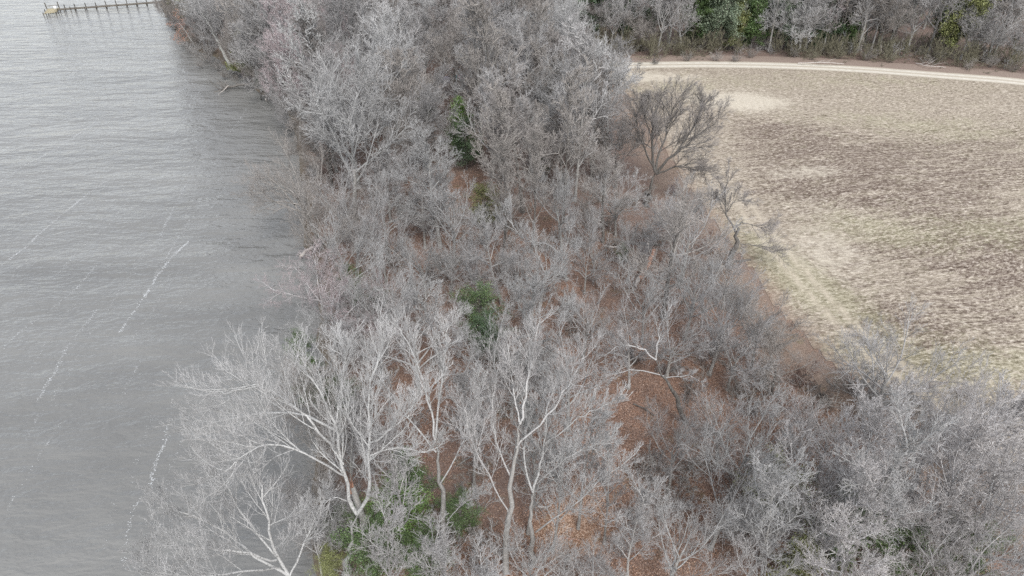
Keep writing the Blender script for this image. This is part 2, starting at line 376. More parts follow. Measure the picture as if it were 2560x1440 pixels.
sf = k.math('ADD', k.math('MULTIPLY', A["soil"], .56), k.math('ADD', k.math('MULTIPLY', k.math('SUBTRACT', rows, .5), 3.8), k.math('MULTIPLY', k.math('SUBTRACT', spk, .5), 4.2)))
c = k.mix(k.ramp(sf, [(.36, (0, 0, 0)), (.66, (.85, .85, .85))]), straw, dirt)
wf = k.math('ADD', A["weed"], k.math('ADD', k.math('MULTIPLY', k.math('SUBTRACT', k.tex(rot, .28, 5, .75), .47), 1.8), k.math('MULTIPLY', k.math('SUBTRACT', spk, .5), 2.6)))
c = k.mix(k.math('MULTIPLY', k.ramp(wf, [(.2, (0, 0, 0)), (.8, (1, 1, 1))]), .32), c, olive)
c = k.mix(k.ramp(k.math('ADD', k.math('MULTIPLY', A["sand"], .75), k.math('ADD', k.math('MULTIPLY', k.math('SUBTRACT', med, .5), 1.6), k.math('MULTIPLY', k.math('SUBTRACT', spk, .5), 1.4))), [(.3, (0, 0, 0)), (.9, (.9, .9, .9))]), c, sandc)
c = k.mix(k.math('MULTIPLY', A["wheel"], k.math('MULTIPLY', k.tex(o, .8, 4, .7), 1.5)), c, (.52, .455, .36))
c = k.mix(k.ramp(k.math('ADD', A['rim'], k.math('MULTIPLY', k.math('SUBTRACT', k.tex(o, 1.1, 5, .8), .5), 1.6)), [(.45, (0, 0, 0)), (1.0, (.85, .85, .85))]), c, k.ramp(fine, [(.35, (.17, .12, .09)), (.65, (.42, .33, .26))]))
k.l(c, k.b.inputs["Base Color"]); k.b.inputs["Roughness"].default_value = .95; k.b.inputs["Specular IOR Level"].default_value = .1
bp = k.n("ShaderNodeBump", Strength=.6, Distance=.12); k.l(k.math('ADD', fine, rows), bp.inputs["Height"]); k.l(bp.outputs[0], k.b.inputs["Normal"])
fme.materials.append(k.m)
tag(obj("field", fme), "pale stubble field with patches of bare brown soil", kind="structure")

# sandy farm track
def ribbon(name, line, widths, z, step=1.0):
    L = dense(line, step); 
    # smooth
    for _ in range(30): L[1:-1] = (L[:-2] + L[2:] + 2 * L[1:-1]) / 4
    T = norm(np.gradient(L, axis=0)); N = np.column_stack([-T[:, 1], T[:, 0]])
    W = np.array(widths); n = len(W)
    V = L[:, None] + N[:, None] * W[None, :, None]
    j = (vnoise(V[:, [0, -1]].reshape(-1, 2), 2, 77) - .5).reshape(-1, 2) * .5
    V[:, 0] += N * j[:, :1]; V[:, -1] += N * j[:, 1:]
    V = np.concatenate([V, np.full((*V.shape[:2], 1), z)], 2)
    i, jx = np.meshgrid(np.arange(len(L) - 1), np.arange(n - 1), indexing='ij')
    q = np.stack([i * n + jx, i * n + jx + 1, (i + 1) * n + jx + 1, (i + 1) * n + jx], -1).reshape(-1, 4)
    me = raw_mesh(name, V.reshape(-1, 3), q); vcol(me, "across", np.tile(W, len(L))); return me
tme = ribbon("track", track, np.linspace(-2.2, 2.2, 23), .03)
k = NT('sandy_track'); tc = k.n("ShaderNodeTexCoord"); o = tc.outputs["Object"]; a = k.n("ShaderNodeAttribute", _attribute_name="across").outputs["Fac"]
w = k.math('ABSOLUTE', k.math('SUBTRACT', k.math('ABSOLUTE', a), 1.0))
fq_ = k.ramp(k.math('ADD', w, k.math('MULTIPLY', k.math('SUBTRACT', k.tex(o, 1.2, 4), .5), .6)), [(.35, (1, 1, 1)), (.75, (0, 0, 0))])
c = k.mix(fq_, k.ramp(k.tex(o, 5, 4, .7), [(.3, (.36, .31, .24)), (.7, (.52, .47, .385))]), k.ramp(k.tex(o, 1.2, 5, .7), [(.25, (.44, .395, .32)), (.7, (.68, .64, .56))]))
k.l(c, k.b.inputs["Base Color"]); k.b.inputs["Roughness"].default_value = .95
tme.materials.append(k.m); tag(obj("track", tme), "pale sandy farm track curving along the far side of the field", kind="structure")
# leaf strewn verge between the track and the wood
vme = ribbon("verge", track, np.linspace(2.0, 6.5, 7), .012)
k = NT('leafy_verge'); tc = k.n("ShaderNodeTexCoord"); o = tc.outputs["Object"]
c = k.ramp(k.tex(o, 4, 6, .8), [(.3, (.13, .09, .07)), (.5, (.25, .19, .155)), (.7, (.40, .33, .27))])
k.l(c, k.b.inputs["Base Color"]); k.b.inputs["Roughness"].default_value = .95; vme.materials.append(k.m)
tag(obj("verge", vme), "reddish brown leaf strewn verge beside the far track", kind="structure")

# ------------------------------------------------------------------ water
wx = axis(-150, 20, 1.0, -2500, 60); wy = axis(0, 330, 1.0, -1500, 3000)
WX, WY = np.meshgrid(wx, wy); nwx, nwy = len(wx), len(wy)
ii, jj = np.meshgrid(np.arange(nwy - 1), np.arange(nwx - 1), indexing='ij')
wqd = np.stack([ii * nwx + jj, ii * nwx + jj + 1, (ii + 1) * nwx + jj + 1, (ii + 1) * nwx + jj], -1).reshape(-1, 4)
wme = raw_mesh("water", np.column_stack([WX.ravel(), WY.ravel(), np.full(WX.size, WATER_Z)]), wqd, smooth=True)
k = NT('rippled_grey_water'); tc = k.n("ShaderNodeTexCoord"); o = tc.outputs["Object"]
m1 = k.mapping(o, (.35, 1.0, 1), (0, 0, math.radians(4))); m2 = k.mapping(o, (.55, 1.0, 1), (0, 0, math.radians(-12)))
b1 = k.tex(m1, .55, 3, .5, .3); b2 = k.tex(m2, 2.6, 3, .55, .2); b3 = k.tex(m1, .16, 2, .5)
hgt = k.math('ADD', k.math('ADD', k.math('MULTIPLY', b1, 1.0), k.math('MULTIPLY', b2, .22)), k.math('MULTIPLY', b3, 1.2))
bp = k.n("ShaderNodeBump", Strength=.95, Distance=.55); k.l(hgt, bp.inputs["Height"]); k.l(bp.outputs[0], k.b.inputs["Normal"])
mud = k.ramp(k.tex(k.mapping(o, (.4, 1, 1)), .12, 3, .5), [(.3, (.165, .163, .155)), (.7, (.215, .212, .20))])
k.l(mud, k.b.inputs["Base Color"]); k.b.inputs["Roughness"].default_value = .10; k.b.inputs["IOR"].default_value = 1.33; k.b.inputs["Specular IOR Level"].default_value = .75
wme.materials.append(k.m); tag(obj("water", wme), "grey brown river with small wind ripples", kind="structure")
# foam streaks
rf = np.random.default_rng(11); fm = MB()
FO = [([(0, 665), (60, 620), (130, 560), (190, 510), (240, 470), (285, 440)], 1.3), ([(0, 455), (60, 415), (130, 380), (190, 340), (245, 300)], 1.1), ([(0, 500), (40, 470), (90, 445), (150, 400)], .5),
      ([(95, 1000), (140, 930), (175, 860), (200, 830), (245, 775)], .9), ([(300, 830), (335, 780), (370, 725), (400, 680), (430, 645), (470, 605)], 1.6), ([(385, 690), (440, 600), (475, 545)], .8),
      ([(375, 1240), (385, 1190), (395, 1150), (410, 1115), (425, 1070)], 1.1), ([(310, 1400), (325, 1330), (338, 1270), (350, 1250)], .6), ([(400, 590), (440, 500), (470, 450)], .9),
      ([(415, 380), (440, 330), (470, 260), (500, 215)], .6), ([(20, 1270), (60, 1200), (110, 1120), (150, 1060)], .3), ([(0, 880), (50, 830), (110, 790), (190, 720), (240, 660)], .6),
      ([(140, 690), (200, 620), (280, 560), (330, 500)], .5), ([(300, 1010), (320, 960), (350, 900)], .4), ([(440, 780), (455, 740), (510, 715), (530, 700)], .3),
      ([(530, 520), (560, 470), (600, 400)], .35), ([(270, 520), (330, 480), (400, 440)], .35), ([(0, 590), (60, 560), (120, 510), (180, 470)], .35), ([(60, 1110), (100, 1040), (150, 970)], .3),
      ([(560, 350), (600, 300), (640, 240)], .3), ([(350, 400), (390, 340), (430, 300)], .3), ([(220, 300), (300, 240), (370, 200)], .3)]
FO += [([(a + dx, b + dy) for a, b in L_], am * .22) for L_, am in list(FO[:9]) for dx, dy in ((34, 14), (-46, -30))]
for line, amt in FO:
    amt = amt * 1.35 + .06
    pts = dense(np.array([at_z(x, y, WATER_Z)[:2] for x, y in line]), .25)
    pts = pts + np.column_stack([np.cumsum(rf.normal(size=len(pts))) * .03, np.zeros(len(pts))])
    gate = vnoise(pts * 1.0, 1.6, int(abs(line[0][0]) + 3), 3)
    for p, g in zip(pts, gate):
        n = rf.poisson(max(0, amt * 6.0 * (g - .14) * 1.8))
        for _ in range(n):
            c = p + rf.normal(size=2) * [.10, .11]; s = .012 + .027 * rf.random() ** 2 * amt ** .5; m = 5
            an = np.arange(m) / m * 6.283 + rf.random(); rr = s * (.6 + .8 * rf.random(m))
            V = np.column_stack([c[0] + np.cos(an) * rr * 1.6, c[1] + np.sin(an) * rr, np.full(m, WATER_Z + .012)])
            V = np.vstack([V, [[c[0], c[1], WATER_Z + .03]]])
            fm.add(V, None, [[q, (q + 1) % m, m] for q in range(m)])
k = NT('white_foam'); k.b.inputs["Base Color"].default_value = (.52, .53, .53, 1); k.b.inputs["Roughness"].default_value = .6
tag(fm.build("foam", k.m), "thin broken streaks of white foam drifting on the water", "foam", kind="stuff")

# ------------------------------------------------------------------ tree grower (vectorised)
def walk(rng, S, D, L, K, up=.0, curl=.25, jit=.12):
    """S,D (M,3); L (M,) -> pts (M,K+1,3)"""
    n = len(S); P = np.empty((n, K + 1, 3)); P[:, 0] = S; d = norm(D.copy())
    cv = rng.normal(size=(n, 3)) * curl / K
    for i in range(K):
        d = norm(d + cv + rng.normal(size=(n, 3)) * jit + np.array([0, 0, up / K]))
        if i == K // 2: cv = -cv * .6 + rng.normal(size=(n, 3)) * curl / K * .6
        P[:, i + 1] = P[:, i] + d * (L / K)[:, None]
    return P
def spawn(rng, P, R, n, t0, t1, ang, lens, lr, rr, droop=0.0, flat=0.0, minr=.004):
    """children of parents P (M,K+1,3), R (M,K+1). returns starts, dirs, lengths, radii"""
    Mn, K1, _ = P.shape; K = K1 - 1
    t = t0 + (t1 - t0) * (np.arange(n)[None] + rng.random((Mn, n))) / n
    x = np.clip(t * K, 0, K - 1e-4); i = x.astype(int); f = (x - i)[..., None]; m = np.arange(Mn)[:, None]
    S = P[m, i] * (1 - f) + P[m, i + 1] * f; T = norm(P[m, i + 1] - P[m, i]); r = R[m, i] * (1 - f[..., 0]) + R[m, i + 1] * f[..., 0]
    az = np.arange(n)[None] * 2.4 + rng.random((Mn, 1)) * 6.28 + rng.normal(size=(Mn, n)) * .5
    ref = np.where(np.abs(T[..., 2:3]) > .95, np.array([1., 0, 0]), np.array([0, 0, 1.]))
    A = norm(np.cross(T, ref)); B = np.cross(A, T)
    th = (ang + rng.normal(size=(Mn, n)) * ang * .22)[..., None]
    side = A * np.cos(az)[..., None] + B * (np.sin(az)[..., None] * (1 - flat))
    D = T * np.cos(th) + norm(side) * np.sin(th); D[..., 2] -= droop
    Ln = lens[:, None] * lr * (1 - .55 * t) * (.7 + .6 * rng.random((Mn, n)))
    r = np.maximum(np.minimum(r * rr, Ln * .035), minr)
    return S.reshape(-1, 3), norm(D).reshape(-1, 3), Ln.ravel(), r.ravel()
def taper(r, K, end=.3): return r[:, None] * np.linspace(1, end, K + 1)[None]

def crown_from(rng, mb, P, R, L, cfg):
    """adds branch levels below the given limbs; returns all fine twig points for leaves"""
    n2, n3, n4, n5 = cfg['n']; up = cfg.get('up', .35); mr = cfg.get('minr', .007); ang = cfg.get('ang', .75)
    tips = []
    S, D, L2, r = spawn(rng, P, R, n2, cfg.get('t0', .25), 1, ang, L, cfg.get('l2', .5), .55, flat=.2, minr=mr * 1.8)
    P2_ = walk(rng, S, D, L2, 5, up, .4, .08); r = np.clip(r, mr * 2.6, .06); R2 = taper(r, 5, .45); mb.fine = .0; mb.tubes(P2_, R2, 4)
    S, D, L3, r = spawn(rng, P2_, R2, n3, .12, 1, ang * .95, L2, cfg.get('l3', .55), .6, minr=mr * 1.3)
    P3 = walk(rng, S, D, L3, 4, up, .4, .09); r = np.clip(r, mr * 1.7, .03); R3 = taper(r, 4, .5); mb.fine = .25; mb.tubes(P3, R3, 3)
    S, D, L4, r = spawn(rng, P3, R3, n4, .1, 1, ang * .9, L3, cfg.get('l4', .58), .6, minr=mr)
    P4 = walk(rng, S, D, L4, 3, up, .35, .09); R4 = taper(np.minimum(r, mr * 1.1), 3, .6); mb.fine = .8; mb.tubes(P4, R4, 3)
    tips.append(P4.reshape(-1, 3))
    if n5:
        S, D, L5, r = spawn(rng, P4, R4, n5, .1, 1, ang * .85, L4, .6, .75, minr=mr * .85)
        P5 = walk(rng, S, D, L5, 1, up * .5, .2, .1); mb.fine = 1.0; mb.tubes(P5, taper(np.minimum(r, mr * .8), 1, .5), 3); tips.append(P5.reshape(-1, 3))
    mb.fine = 0.0
    return np.concatenate(tips), P3

def make_tree(seed, H, shape, cfg, trunk_r=.24):
    """returns trunk mesh, crown mesh, crown radius (for scaling)"""
    rng = np.random.default_rng(seed)
    tm, cm = MB(), MB()
    frac = {'vase': .46, 'oval': .80, 'spread': .40, 'slim': .9}[shape]
    K = 10
    P0 = walk(rng, np.zeros((1, 3)), np.array([[rng.normal() * .06, rng.normal() * .06, 1]]), np.array([H * frac]), K, .25, .12, .035)
    R0 = trunk_r * np.linspace(1, .45 if shape in ('vase', 'spread') else .18, K + 1)[None]; R0[0, 0] *= 1.35
    P0[0, 0, 2] = -.5; tm.tubes(P0, R0, 9)
    n1 = {'vase': 9, 'oval': 15, 'spread': 9, 'slim': 14}[shape]
    a1 = {'vase': .85, 'oval': 1.0, 'spread': 1.0, 'slim': .6}[shape]
    l1 = {'vase': 1.35, 'oval': .52, 'spread': 1.25, 'slim': .36}[shape]
    S, D, L1, r = spawn(rng, P0, R0, n1, .42 if shape in ('vase', 'spread') else .22, 1.0, a1, np.array([H * frac]), l1, .62)
    if shape in ('vase', 'spread'): L1 = H * .46 * (.75 + .5 * rng.random(len(L1)))
    r = np.clip(r, .04, .16)
    P1 = walk(rng, S, D, L1, 8, .55, .5, .075); R1 = taper(r, 8, .25); cm.tubes(P1, R1, 6)
    if shape in ('oval', 'slim'):
        lead = P0[:, 5:]; P1s = np.concatenate([P1[:, :9], ], 0)
        tips, P3 = crown_from(rng, cm, P1s, R1, L1, cfg)
        rs, Ds, Ls, rr_ = spawn(rng, P0, R0, 10, .75, 1, .5, np.array([H * .4]), .35, .7)
        Pl = walk(rng, rs, Ds, Ls, 4, .4, .4, .1); Rl = taper(rr_.clip(.02, .05), 4, .4); cm.tubes(Pl, Rl, 4)
        c2 = dict(cfg); c2['n'] = (5, 5, 5, max(0, cfg['n'][3] - 1)); crown_from(rng, cm, Pl, Rl, Ls, c2)
    else:
        tips, P3 = crown_from(rng, cm, P1, R1, L1, cfg)
    allp = np.concatenate(cm.v); c = allp[:, :2].mean(0); rad = np.percentile(np.hypot(*(allp[:, :2] - c).T), 93)
    top = np.percentile(allp[:, 2], 99.5)
    return dict(trunk=tm.mesh("trunk", True), crown=cm.mesh("crown"), rad=rad, H=top, c=c, tips=tips, zc=np.percentile(allp[:, 2], 55))

FINE = dict(n=(8, 7, 5, 2), minr=.011, up=.32, l2=.60, l3=.60, l4=.62, ang=.70)
FAR = dict(n=(9, 8, 5, 2), minr=.017, up=.32, l2=.60, l3=.60, l4=.62, ang=.70)
PROTO = {}
def proto(name, *a, **kw): PROTO[name] = make_tree(*a, **kw)
proto('n_vase1', 101, 15, 'vase', FINE, .26); proto('n_vase2', 102, 15.5, 'vase', FINE, .30); proto('n_vase3', 103, 14, 'vase', dict(FINE, ang=.75), .24)
proto('n_oval1', 104, 15, 'oval', dict(FINE, n=(8, 7, 5, 2)), .26); proto('n_oval2', 105, 15, 'oval', dict(FINE, n=(8, 7, 5, 2), ang=.75), .24)
proto('n_spread', 106, 13, 'spread', dict(FINE, ang=.75), .26); proto('n_slim', 107, 15, 'slim', dict(FINE, n=(7, 7, 4, 2)), .15)
proto('f_vase1', 111, 15, 'vase', FAR, .26); proto('f_vase2', 112, 14.5, 'vase', dict(FAR, ang=.75), .26); proto('f_oval1', 113, 15.5, 'oval', dict(FAR, n=(8, 7, 5, 2)), .25)
proto('f_oval2', 114, 15, 'oval', dict(FAR, n=(8, 7, 5, 2), ang=.75), .22); proto('f_spread', 115, 13, 'spread', FAR, .25); proto('f_slim', 116, 16, 'slim', dict(FAR, n=(7, 6, 4, 2)), .15)

def make_evergreen(seed, H, Rc, nleaf, lsize, shape='cone', base=.08):
    rng = np.random.default_rng(seed); tm, cm = MB(), MB()
    P0 = walk(rng, np.zeros((1, 3)), np.array([[0, 0, 1.]]), np.array([H * .93]), 8, .2, .08, .03)
    R0 = np.linspace(.16, .03, 9)[None] * H / 10; P0[0, 0, 2] = -.4; tm.tubes(P0, R0, 8)
    n = 40; t = base + (1 - base) * (np.arange(n) + rng.random(n)) / n
    x = t * 8 * .999; i = x.astype(int); f = (x - i)[:, None]; S = P0[0, i] * (1 - f) + P0[0, np.minimum(i + 1, 8)] * f
    az = np.arange(n) * 2.4 + rng.normal(size=n) * .4
    prof = (1 - (t - base) / (1 - base)) ** .75 if shape == 'cone' else np.sqrt(np.clip(1 - ((t - .5) / .56) ** 2, .02, 1))
    L = Rc * prof * (.5 + .85 * rng.random(n)) + .3
    D = np.column_stack([np.cos(az), np.sin(az), .15 + .6 * t])
    P1 = walk(rng, S, D, L, 5, .25, .4, .1); tm.tubes(P1, taper(np.clip(L * .018, .01, .06), 5, .3), 4)
    S, D, L2, r = spawn(rng, P1, taper(L * .015, 5, .3), 7, .15, 1, .8, L, .42, .5, droop=.1)
    P2_ = walk(rng, S, D, L2, 3, .1, .4, .15)
    tm.tubes(P2_, taper(r, 3, .5), 3)
    pts = P2_.reshape(-1, 3); w = np.repeat(L2, 4); w /= w.sum()
    c = pts[rng.choice(len(pts), nleaf, p=w)] + rng.normal(size=(nleaf, 3)) * [.22, .22, .16] * (H / 9)
    cm.leaves(c, lsize * (.6 + .8 * rng.random(nleaf)), rng, .6)
    return dict(trunk=tm.mesh("trunk", True), crown=cm.mesh("foliage"), rad=Rc, H=H, zc=H * .5)
PROTO['e_near1'] = make_evergreen(201, 7.5, 2.4, 14000, .058, 'round', .12)
PROTO['e_near2'] = make_evergreen(202, 9.0, 2.2, 15000, .06, 'cone', .10)
PROTO['e_far1'] = make_evergreen(203, 14, 4.2, 24000, .125, 'round', .15)
PROTO['e_far2'] = make_evergreen(204, 13, 3.2, 20000, .12, 'cone', .08)

def make_shrub(seed, H, stems, cfg, arch=0.0, spread=.5, leaf=0):
    rng = np.random.default_rng(seed); mb = MB()
    n = stems; az = rng.random(n) * 6.28
    S = np.column_stack([np.cos(az) * rng.random(n) * .5, np.sin(az) * rng.random(n) * .5, np.full(n, -.2)])
    D = np.column_stack([np.cos(az) * spread, np.sin(az) * spread, np.ones(n)])
    L = H * (.7 + .6 * rng.random(n))
    P1 = walk(rng, S, D, L, 8, .3 - arch * 3.2, .6, .10); R1 = taper(np.clip(.012 + rng.random(n) * .02, .01, .03) * H / 3, 8, .3)
    tm = MB(); tm.tubes(P1, R1, 5)
    tips, _ = crown_from(rng, mb, P1, R1, L, cfg)
    allp = np.concatenate(mb.v)
    return dict(trunk=tm.mesh("stems", True), crown=mb.mesh("twigs"), rad=np.percentile(np.hypot(allp[:, 0], allp[:, 1]), 92), H=np.percentile(allp[:, 2], 99), zc=H * .55, raw=(tm, mb))
SH_ = dict(n=(6, 5, 4, 2), minr=.010, up=.2, t0=.12, l2=.45)
PROTO['s_bush1'] = make_shrub(301, 3.4, 12, SH_, 0, .55)
PROTO['s_bush2'] = make_shrub(302, 4.2, 10, SH_, .15, .5)
PROTO['s_vine'] = make_shrub(303, 6.0, 14, dict(SH_, up=-1.0, n=(7, 5, 4, 2), minr=.012), .62, .35)

# ------------------------------------------------------------------ placing
KIND = {   # kind: (twig material, trunk material, look)
    'silver': ('twig_silver', 'trunk_grey', 'silvery'), 'pale': ('twig_silver', 'trunk_pale', 'whitish'), 'grey': ('twig_grey', 'trunk_grey', 'grey'),
    'brown': ('twig_brown', 'trunk_dark', 'brownish grey'), 'pink': ('twig_pink', 'trunk_grey', 'pink tinged'), 'dark': ('twig_dark', 'trunk_dark', 'dark'),
    'lichen': ('twig_lichen', 'trunk_lichen', 'lichen speckled')}
ALL = []      # (root, px, py, look, noun)
def place(pname, pos, scale, rot, mats, name, tilt=(0, 0), sz=1.0, parts=('trunk', 'crown')):
    pr = PROTO[pname]
    root = bpy.data.objects.new(name, None); COL.objects.link(root)
    root.location = pos; root.rotation_euler = (tilt[0], tilt[1], rot); root.scale = (scale, scale, scale * sz)
    root.empty_display_size = .3
    for part, m, nm in (('trunk', mats[1], parts[0]), ('crown', mats[0], parts[1])):
        me = pr[part]
        if not len(me.materials): me.materials.append(M[m])
        c = bpy.data.objects.new(nm, me); COL.objects.link(c); c.parent = root
        c.material_slots[0].link = 'OBJECT'; c.material_slots[0].material = M[m]
    return root
TREES = []    # ground xy, radius
R_ = random.Random(5)
def zland(x, y): return float(height(np.array([[x, y]]))[0])
def crown_at(px, py, rpx, kind, shape=None, hscale=None, lean=0.0):
    """a tree whose crown is seen centred on the given place"""
    near = ray(px, py)
    z = 11.0
    for _ in range(4):
        p = at_z(px, py, z); depth = project(p)[2]; rw = rpx * depth / FPX * 1.3
        far = p[1] > 78
        if shape is None: shape = R_.choice(['vase1', 'vase2', 'oval1', 'oval2', 'vase1', 'spread'])
        pn = ('f_' if far else 'n_') + shape
        if pn not in PROTO: pn = ('f_' if far else 'n_') + 'vase1'
        pr = PROTO[pn]; s = float(np.clip(rw / pr['rad'], .45, 1.5)); z = pr['zc'] * s
    rot = R_.random() * 6.28
    off = math.tan(lean) * z * .8
    cr_, sr_ = math.cos(rot), math.sin(rot); cc = pr['c'] * s
    x, y = p[0] + off - (cc[0] * cr_ - cc[1] * sr_), p[1] - (cc[0] * sr_ + cc[1] * cr_)
    if px > 1440 and py < 150:          # wood beyond the track: keep the trunk behind the verge
        for _ in range(60):
            bpy_ = project((x, y, 0))[1]; lim = 132 + max(0, (px - 2250) * .10)
            if bpy_ <= lim - R_.random() * 3: break
            x *= 1.01; y *= 1.01
        s = max(s, .75)
    elif py < 980 and px > 1500:
        for _ in range(60):
            if seg_dist(np.array([[x, y]]), fedge)[0] < .5: break
            x -= .35
    tx, ty = KIND[kind][0], KIND[kind][1]
    for _ in range(60):
        if seg_dist(np.array([[x, y]]), shore)[0] > .9: break
        x += .4
    r = place(pn, (x, y, max(zland(x, y), -.9)), s, rot, (tx, ty), 'bare_tree', (R_.gauss(0, .04), -lean + R_.gauss(0, .04)), sz=R_.uniform(.95, 1.15) * (1.0 if s > .7 else 1.15))
    # lean must act in world axes: use an Euler order that applies the spin first
    r.rotation_mode = 'XYZ'
    ALL.append((r, px, py, KIND[kind][2], 'bare tree', 'tree'))
    TREES.append((x - off, y, rw))
    return r

CR = [ # centre x, y, radius in photo px, kind, shape, lean to the water
 (455,45,42,'brown','oval2',.1),(520,20,45,'grey','vase1',0),(600,60,55,'grey','oval1',0),(660,120,50,'grey','vase2',.1),(560,120,35,'brown','vase1',.2),
 (680,30,60,'grey','oval1',0),(740,50,60,'pink','vase1',0),(700,160,55,'pink','vase2',.2),(640,175,35,'brown','spread',.3),(850,70,70,'grey','vase2',0),(820,140,80,'silver','vase1',0),
 (930,40,60,'brown','oval1',0),(1010,60,60,'grey','oval2',0),(960,130,75,'silver','vase2',0),(1030,30,45,'silver','oval1',0),(1120,20,50,'grey','vase1',0),(1150,100,70,'brown','vase2',0),
 (1210,60,60,'grey','oval1',0),(1290,30,50,'brown','oval2',0),(1380,70,75,'silver','vase1',0),(1430,110,60,'silver','vase2',0),(1300,150,60,'grey','vase2',0),(1230,150,50,'brown','oval2',0),
 (720,215,60,'grey','vase1',.25),(790,195,65,'pink','vase2',.1),(880,205,75,'pink','vase1',0),(960,215,60,'silver','vase2',0),(740,265,45,'grey','spread',.3),(830,270,80,'grey','vase2',.15),(920,290,70,'silver','vase1',0),
 (1010,190,60,'brown','oval2',0),(1210,215,55,'brown','vase1',0),(1180,170,50,'pink','spread',0),(1320,185,60,'grey','oval1',0),(1400,190,60,'brown','oval2',0),(1460,150,45,'grey','vase1',0),(1340,240,55,'brown','vase2',0),
 (1430,235,50,'brown','slim',0),(1500,215,40,'brown','slim',0),(1060,290,60,'grey','vase2',0),(1060,335,50,'pale','spread',0),(1000,340,60,'brown','vase1',0),(1250,290,45,'brown','slim',0),(1330,320,65,'silver','vase1',0),
 (1400,330,50,'brown','oval2',0),(1490,300,65,'grey','vase2',0),(1530,370,55,'brown','vase1',0),(760,350,70,'brown','vase1',.25),(880,390,100,'silver','vase2',0),(705,440,90,'brown','vase2',.3),(830,470,85,'grey','vase1',.2),
 (960,440,70,'grey','vase1',0),(1060,390,75,'silver','oval2',0),(1095,455,45,'silver','vase1',0),(1260,400,50,'brown','slim',0),(1340,400,45,'brown','slim',0),(1500,430,60,'brown','oval2',0),(715,540,95,'brown','spread',.35),
 (890,560,70,'grey','vase2',0),(970,530,70,'silver','vase1',0),(1060,500,45,'grey','oval1',0),(1130,540,65,'silver','vase2',0),(1400,510,75,'pale','vase1',0),(1550,500,60,'silver','vase2',0),(1690,550,70,'silver','vase1',0),
 (1480,560,55,'grey','vase1',0),(1230,600,60,'grey','oval2',0),(695,660,85,'pink','spread',.35),(860,650,80,'silver','vase1',.1),(940,610,60,'grey','vase2',0),(1040,640,75,'silver','vase1',0),(1130,650,60,'silver','spread',0),
 (1290,660,60,'grey','vase1',0),(1370,650,75,'silver','vase2',0),(1480,650,60,'grey','vase1',0),(1590,620,50,'grey','vase2',0),(735,760,95,'pink','vase2',.3),(880,770,85,'silver','vase1',.1),(980,760,85,'silver','vase2',0),
 (1080,760,70,'silver','oval1',0),(1200,700,55,'grey','vase1',0),(1330,760,75,'silver','oval2',0),(1460,790,60,'grey','vase2',0),(1620,740,80,'silver','vase1',0),(1740,720,75,'silver','vase2',0),(1810,690,60,'grey','vase1',0),
 (1700,830,90,'grey','spread',0),(1800,800,80,'grey','vase2',0),(1900,800,85,'brown','vase1',-.1),(1860,880,85,'grey','vase1',0),(1950,900,65,'brown','spread',-.1),(820,860,90,'silver','spread',.3),(930,870,70,'grey','vase1',0),
 (1250,880,90,'silver','vase2',0),(1560,860,70,'grey','vase2',0),
 (1690,1110,90,'grey','vase1',0),(1800,1080,70,'grey','vase2',0),(1900,1130,110,'silver','vase2',0),(2060,1080,100,'lichen','vase1',0),(2210,1050,90,'lichen','slim',0),(2340,1080,100,'lichen','vase3',0),
 (2480,1060,110,'lichen','vase1',-.05),(1830,1260,110,'silver','spread',0),(2010,1260,120,'lichen','vase2',0),(2180,1240,130,'lichen','vase1',0),(2340,1280,130,'lichen','vase2',0),(2500,1270,130,'lichen','oval1',0),
 (1690,1350,100,'silver','vase2',0),(1900,1400,110,'grey','vase1',0),(2110,1400,120,'lichen','oval1',0),(2290,1440,120,'lichen','vase1',0),(2470,1430,130,'grey','vase2',0),(1340,1400,80,'silver','vase1',0),(1240,1440,70,'grey','slim',0),(1500,1440,80,'grey','spread',0),
 (980,1150,70,'grey','slim',0),(730,1290,80,'grey','vase2',.1),(960,1350,60,'grey','slim',0),(1100,1350,60,'grey','slim',0),
 (2540,1000,90,'lichen','slim',0),(2560,1150,100,'lichen','vase2',0),(2260,1170,90,'silver','slim',0),(2400,1180,80,'lichen','slim',0),(2120,1190,80,'lichen','slim',0),(1960,1200,80,'silver','slim',0),(1600,1290,60,'grey','slim',0),(1390,940,95,'silver','vase2',0),(1270,960,80,'grey','vase1',0),(1470,1090,60,'grey','slim',0),(1400,1180,55,'silver','slim',0),(1180,990,60,'grey','slim',0),(1330,1080,70,'silver','slim',0),(1530,1180,50,'grey','slim',0),(425,12,30,'brown','vase1',.2),(455,28,34,'brown','spread',.3),(490,50,36,'grey','vase1',.2),(520,72,34,'brown','spread',.3),(552,95,36,'brown','vase2',.2),(590,125,38,'grey','vase1',.2),(625,160,36,'brown','spread',.3),(545,40,45,'grey','vase2',0),(575,95,40,'grey','oval2',0),(650,200,40,'grey','spread',.2),
 (650,1010,75,'brown','vase2',.4),(710,1110,65,'brown','vase3',.4),(650,1230,65,'grey','vase2',.45),(750,1210,60,'brown','vase1',.3),(700,1340,75,'grey','vase3',.4),(740,960,70,'brown','vase3',.3),(800,1080,60,'grey','slim',.15),
 # wood beyond the far track
 (1540,30,45,'grey','vase1',0),(1600,90,45,'brown','spread',0),(1665,60,50,'grey','vase2',0),(1700,20,45,'grey','oval1',0),(1970,70,60,'silver','spread',0),(2030,20,60,'grey','vase1',0),(2100,70,55,'grey','vase2',0),
 (2160,30,55,'grey','oval1',0),(2230,40,60,'brown','vase1',0),(2290,70,55,'grey','vase2',0),(2350,15,55,'grey','oval2',0),(2450,60,55,'grey','vase1',0),(2520,40,55,'brown','vase2',0),(2440,120,50,'silver','spread',0),(2060,110,45,'pink','slim',0),(2120,120,30,'pink','slim',0),(2540,110,45,'grey','spread',0),(1830,20,40,'silver','vase1',0),
]
for c in CR: crown_at(*c[:5], lean=c[5])

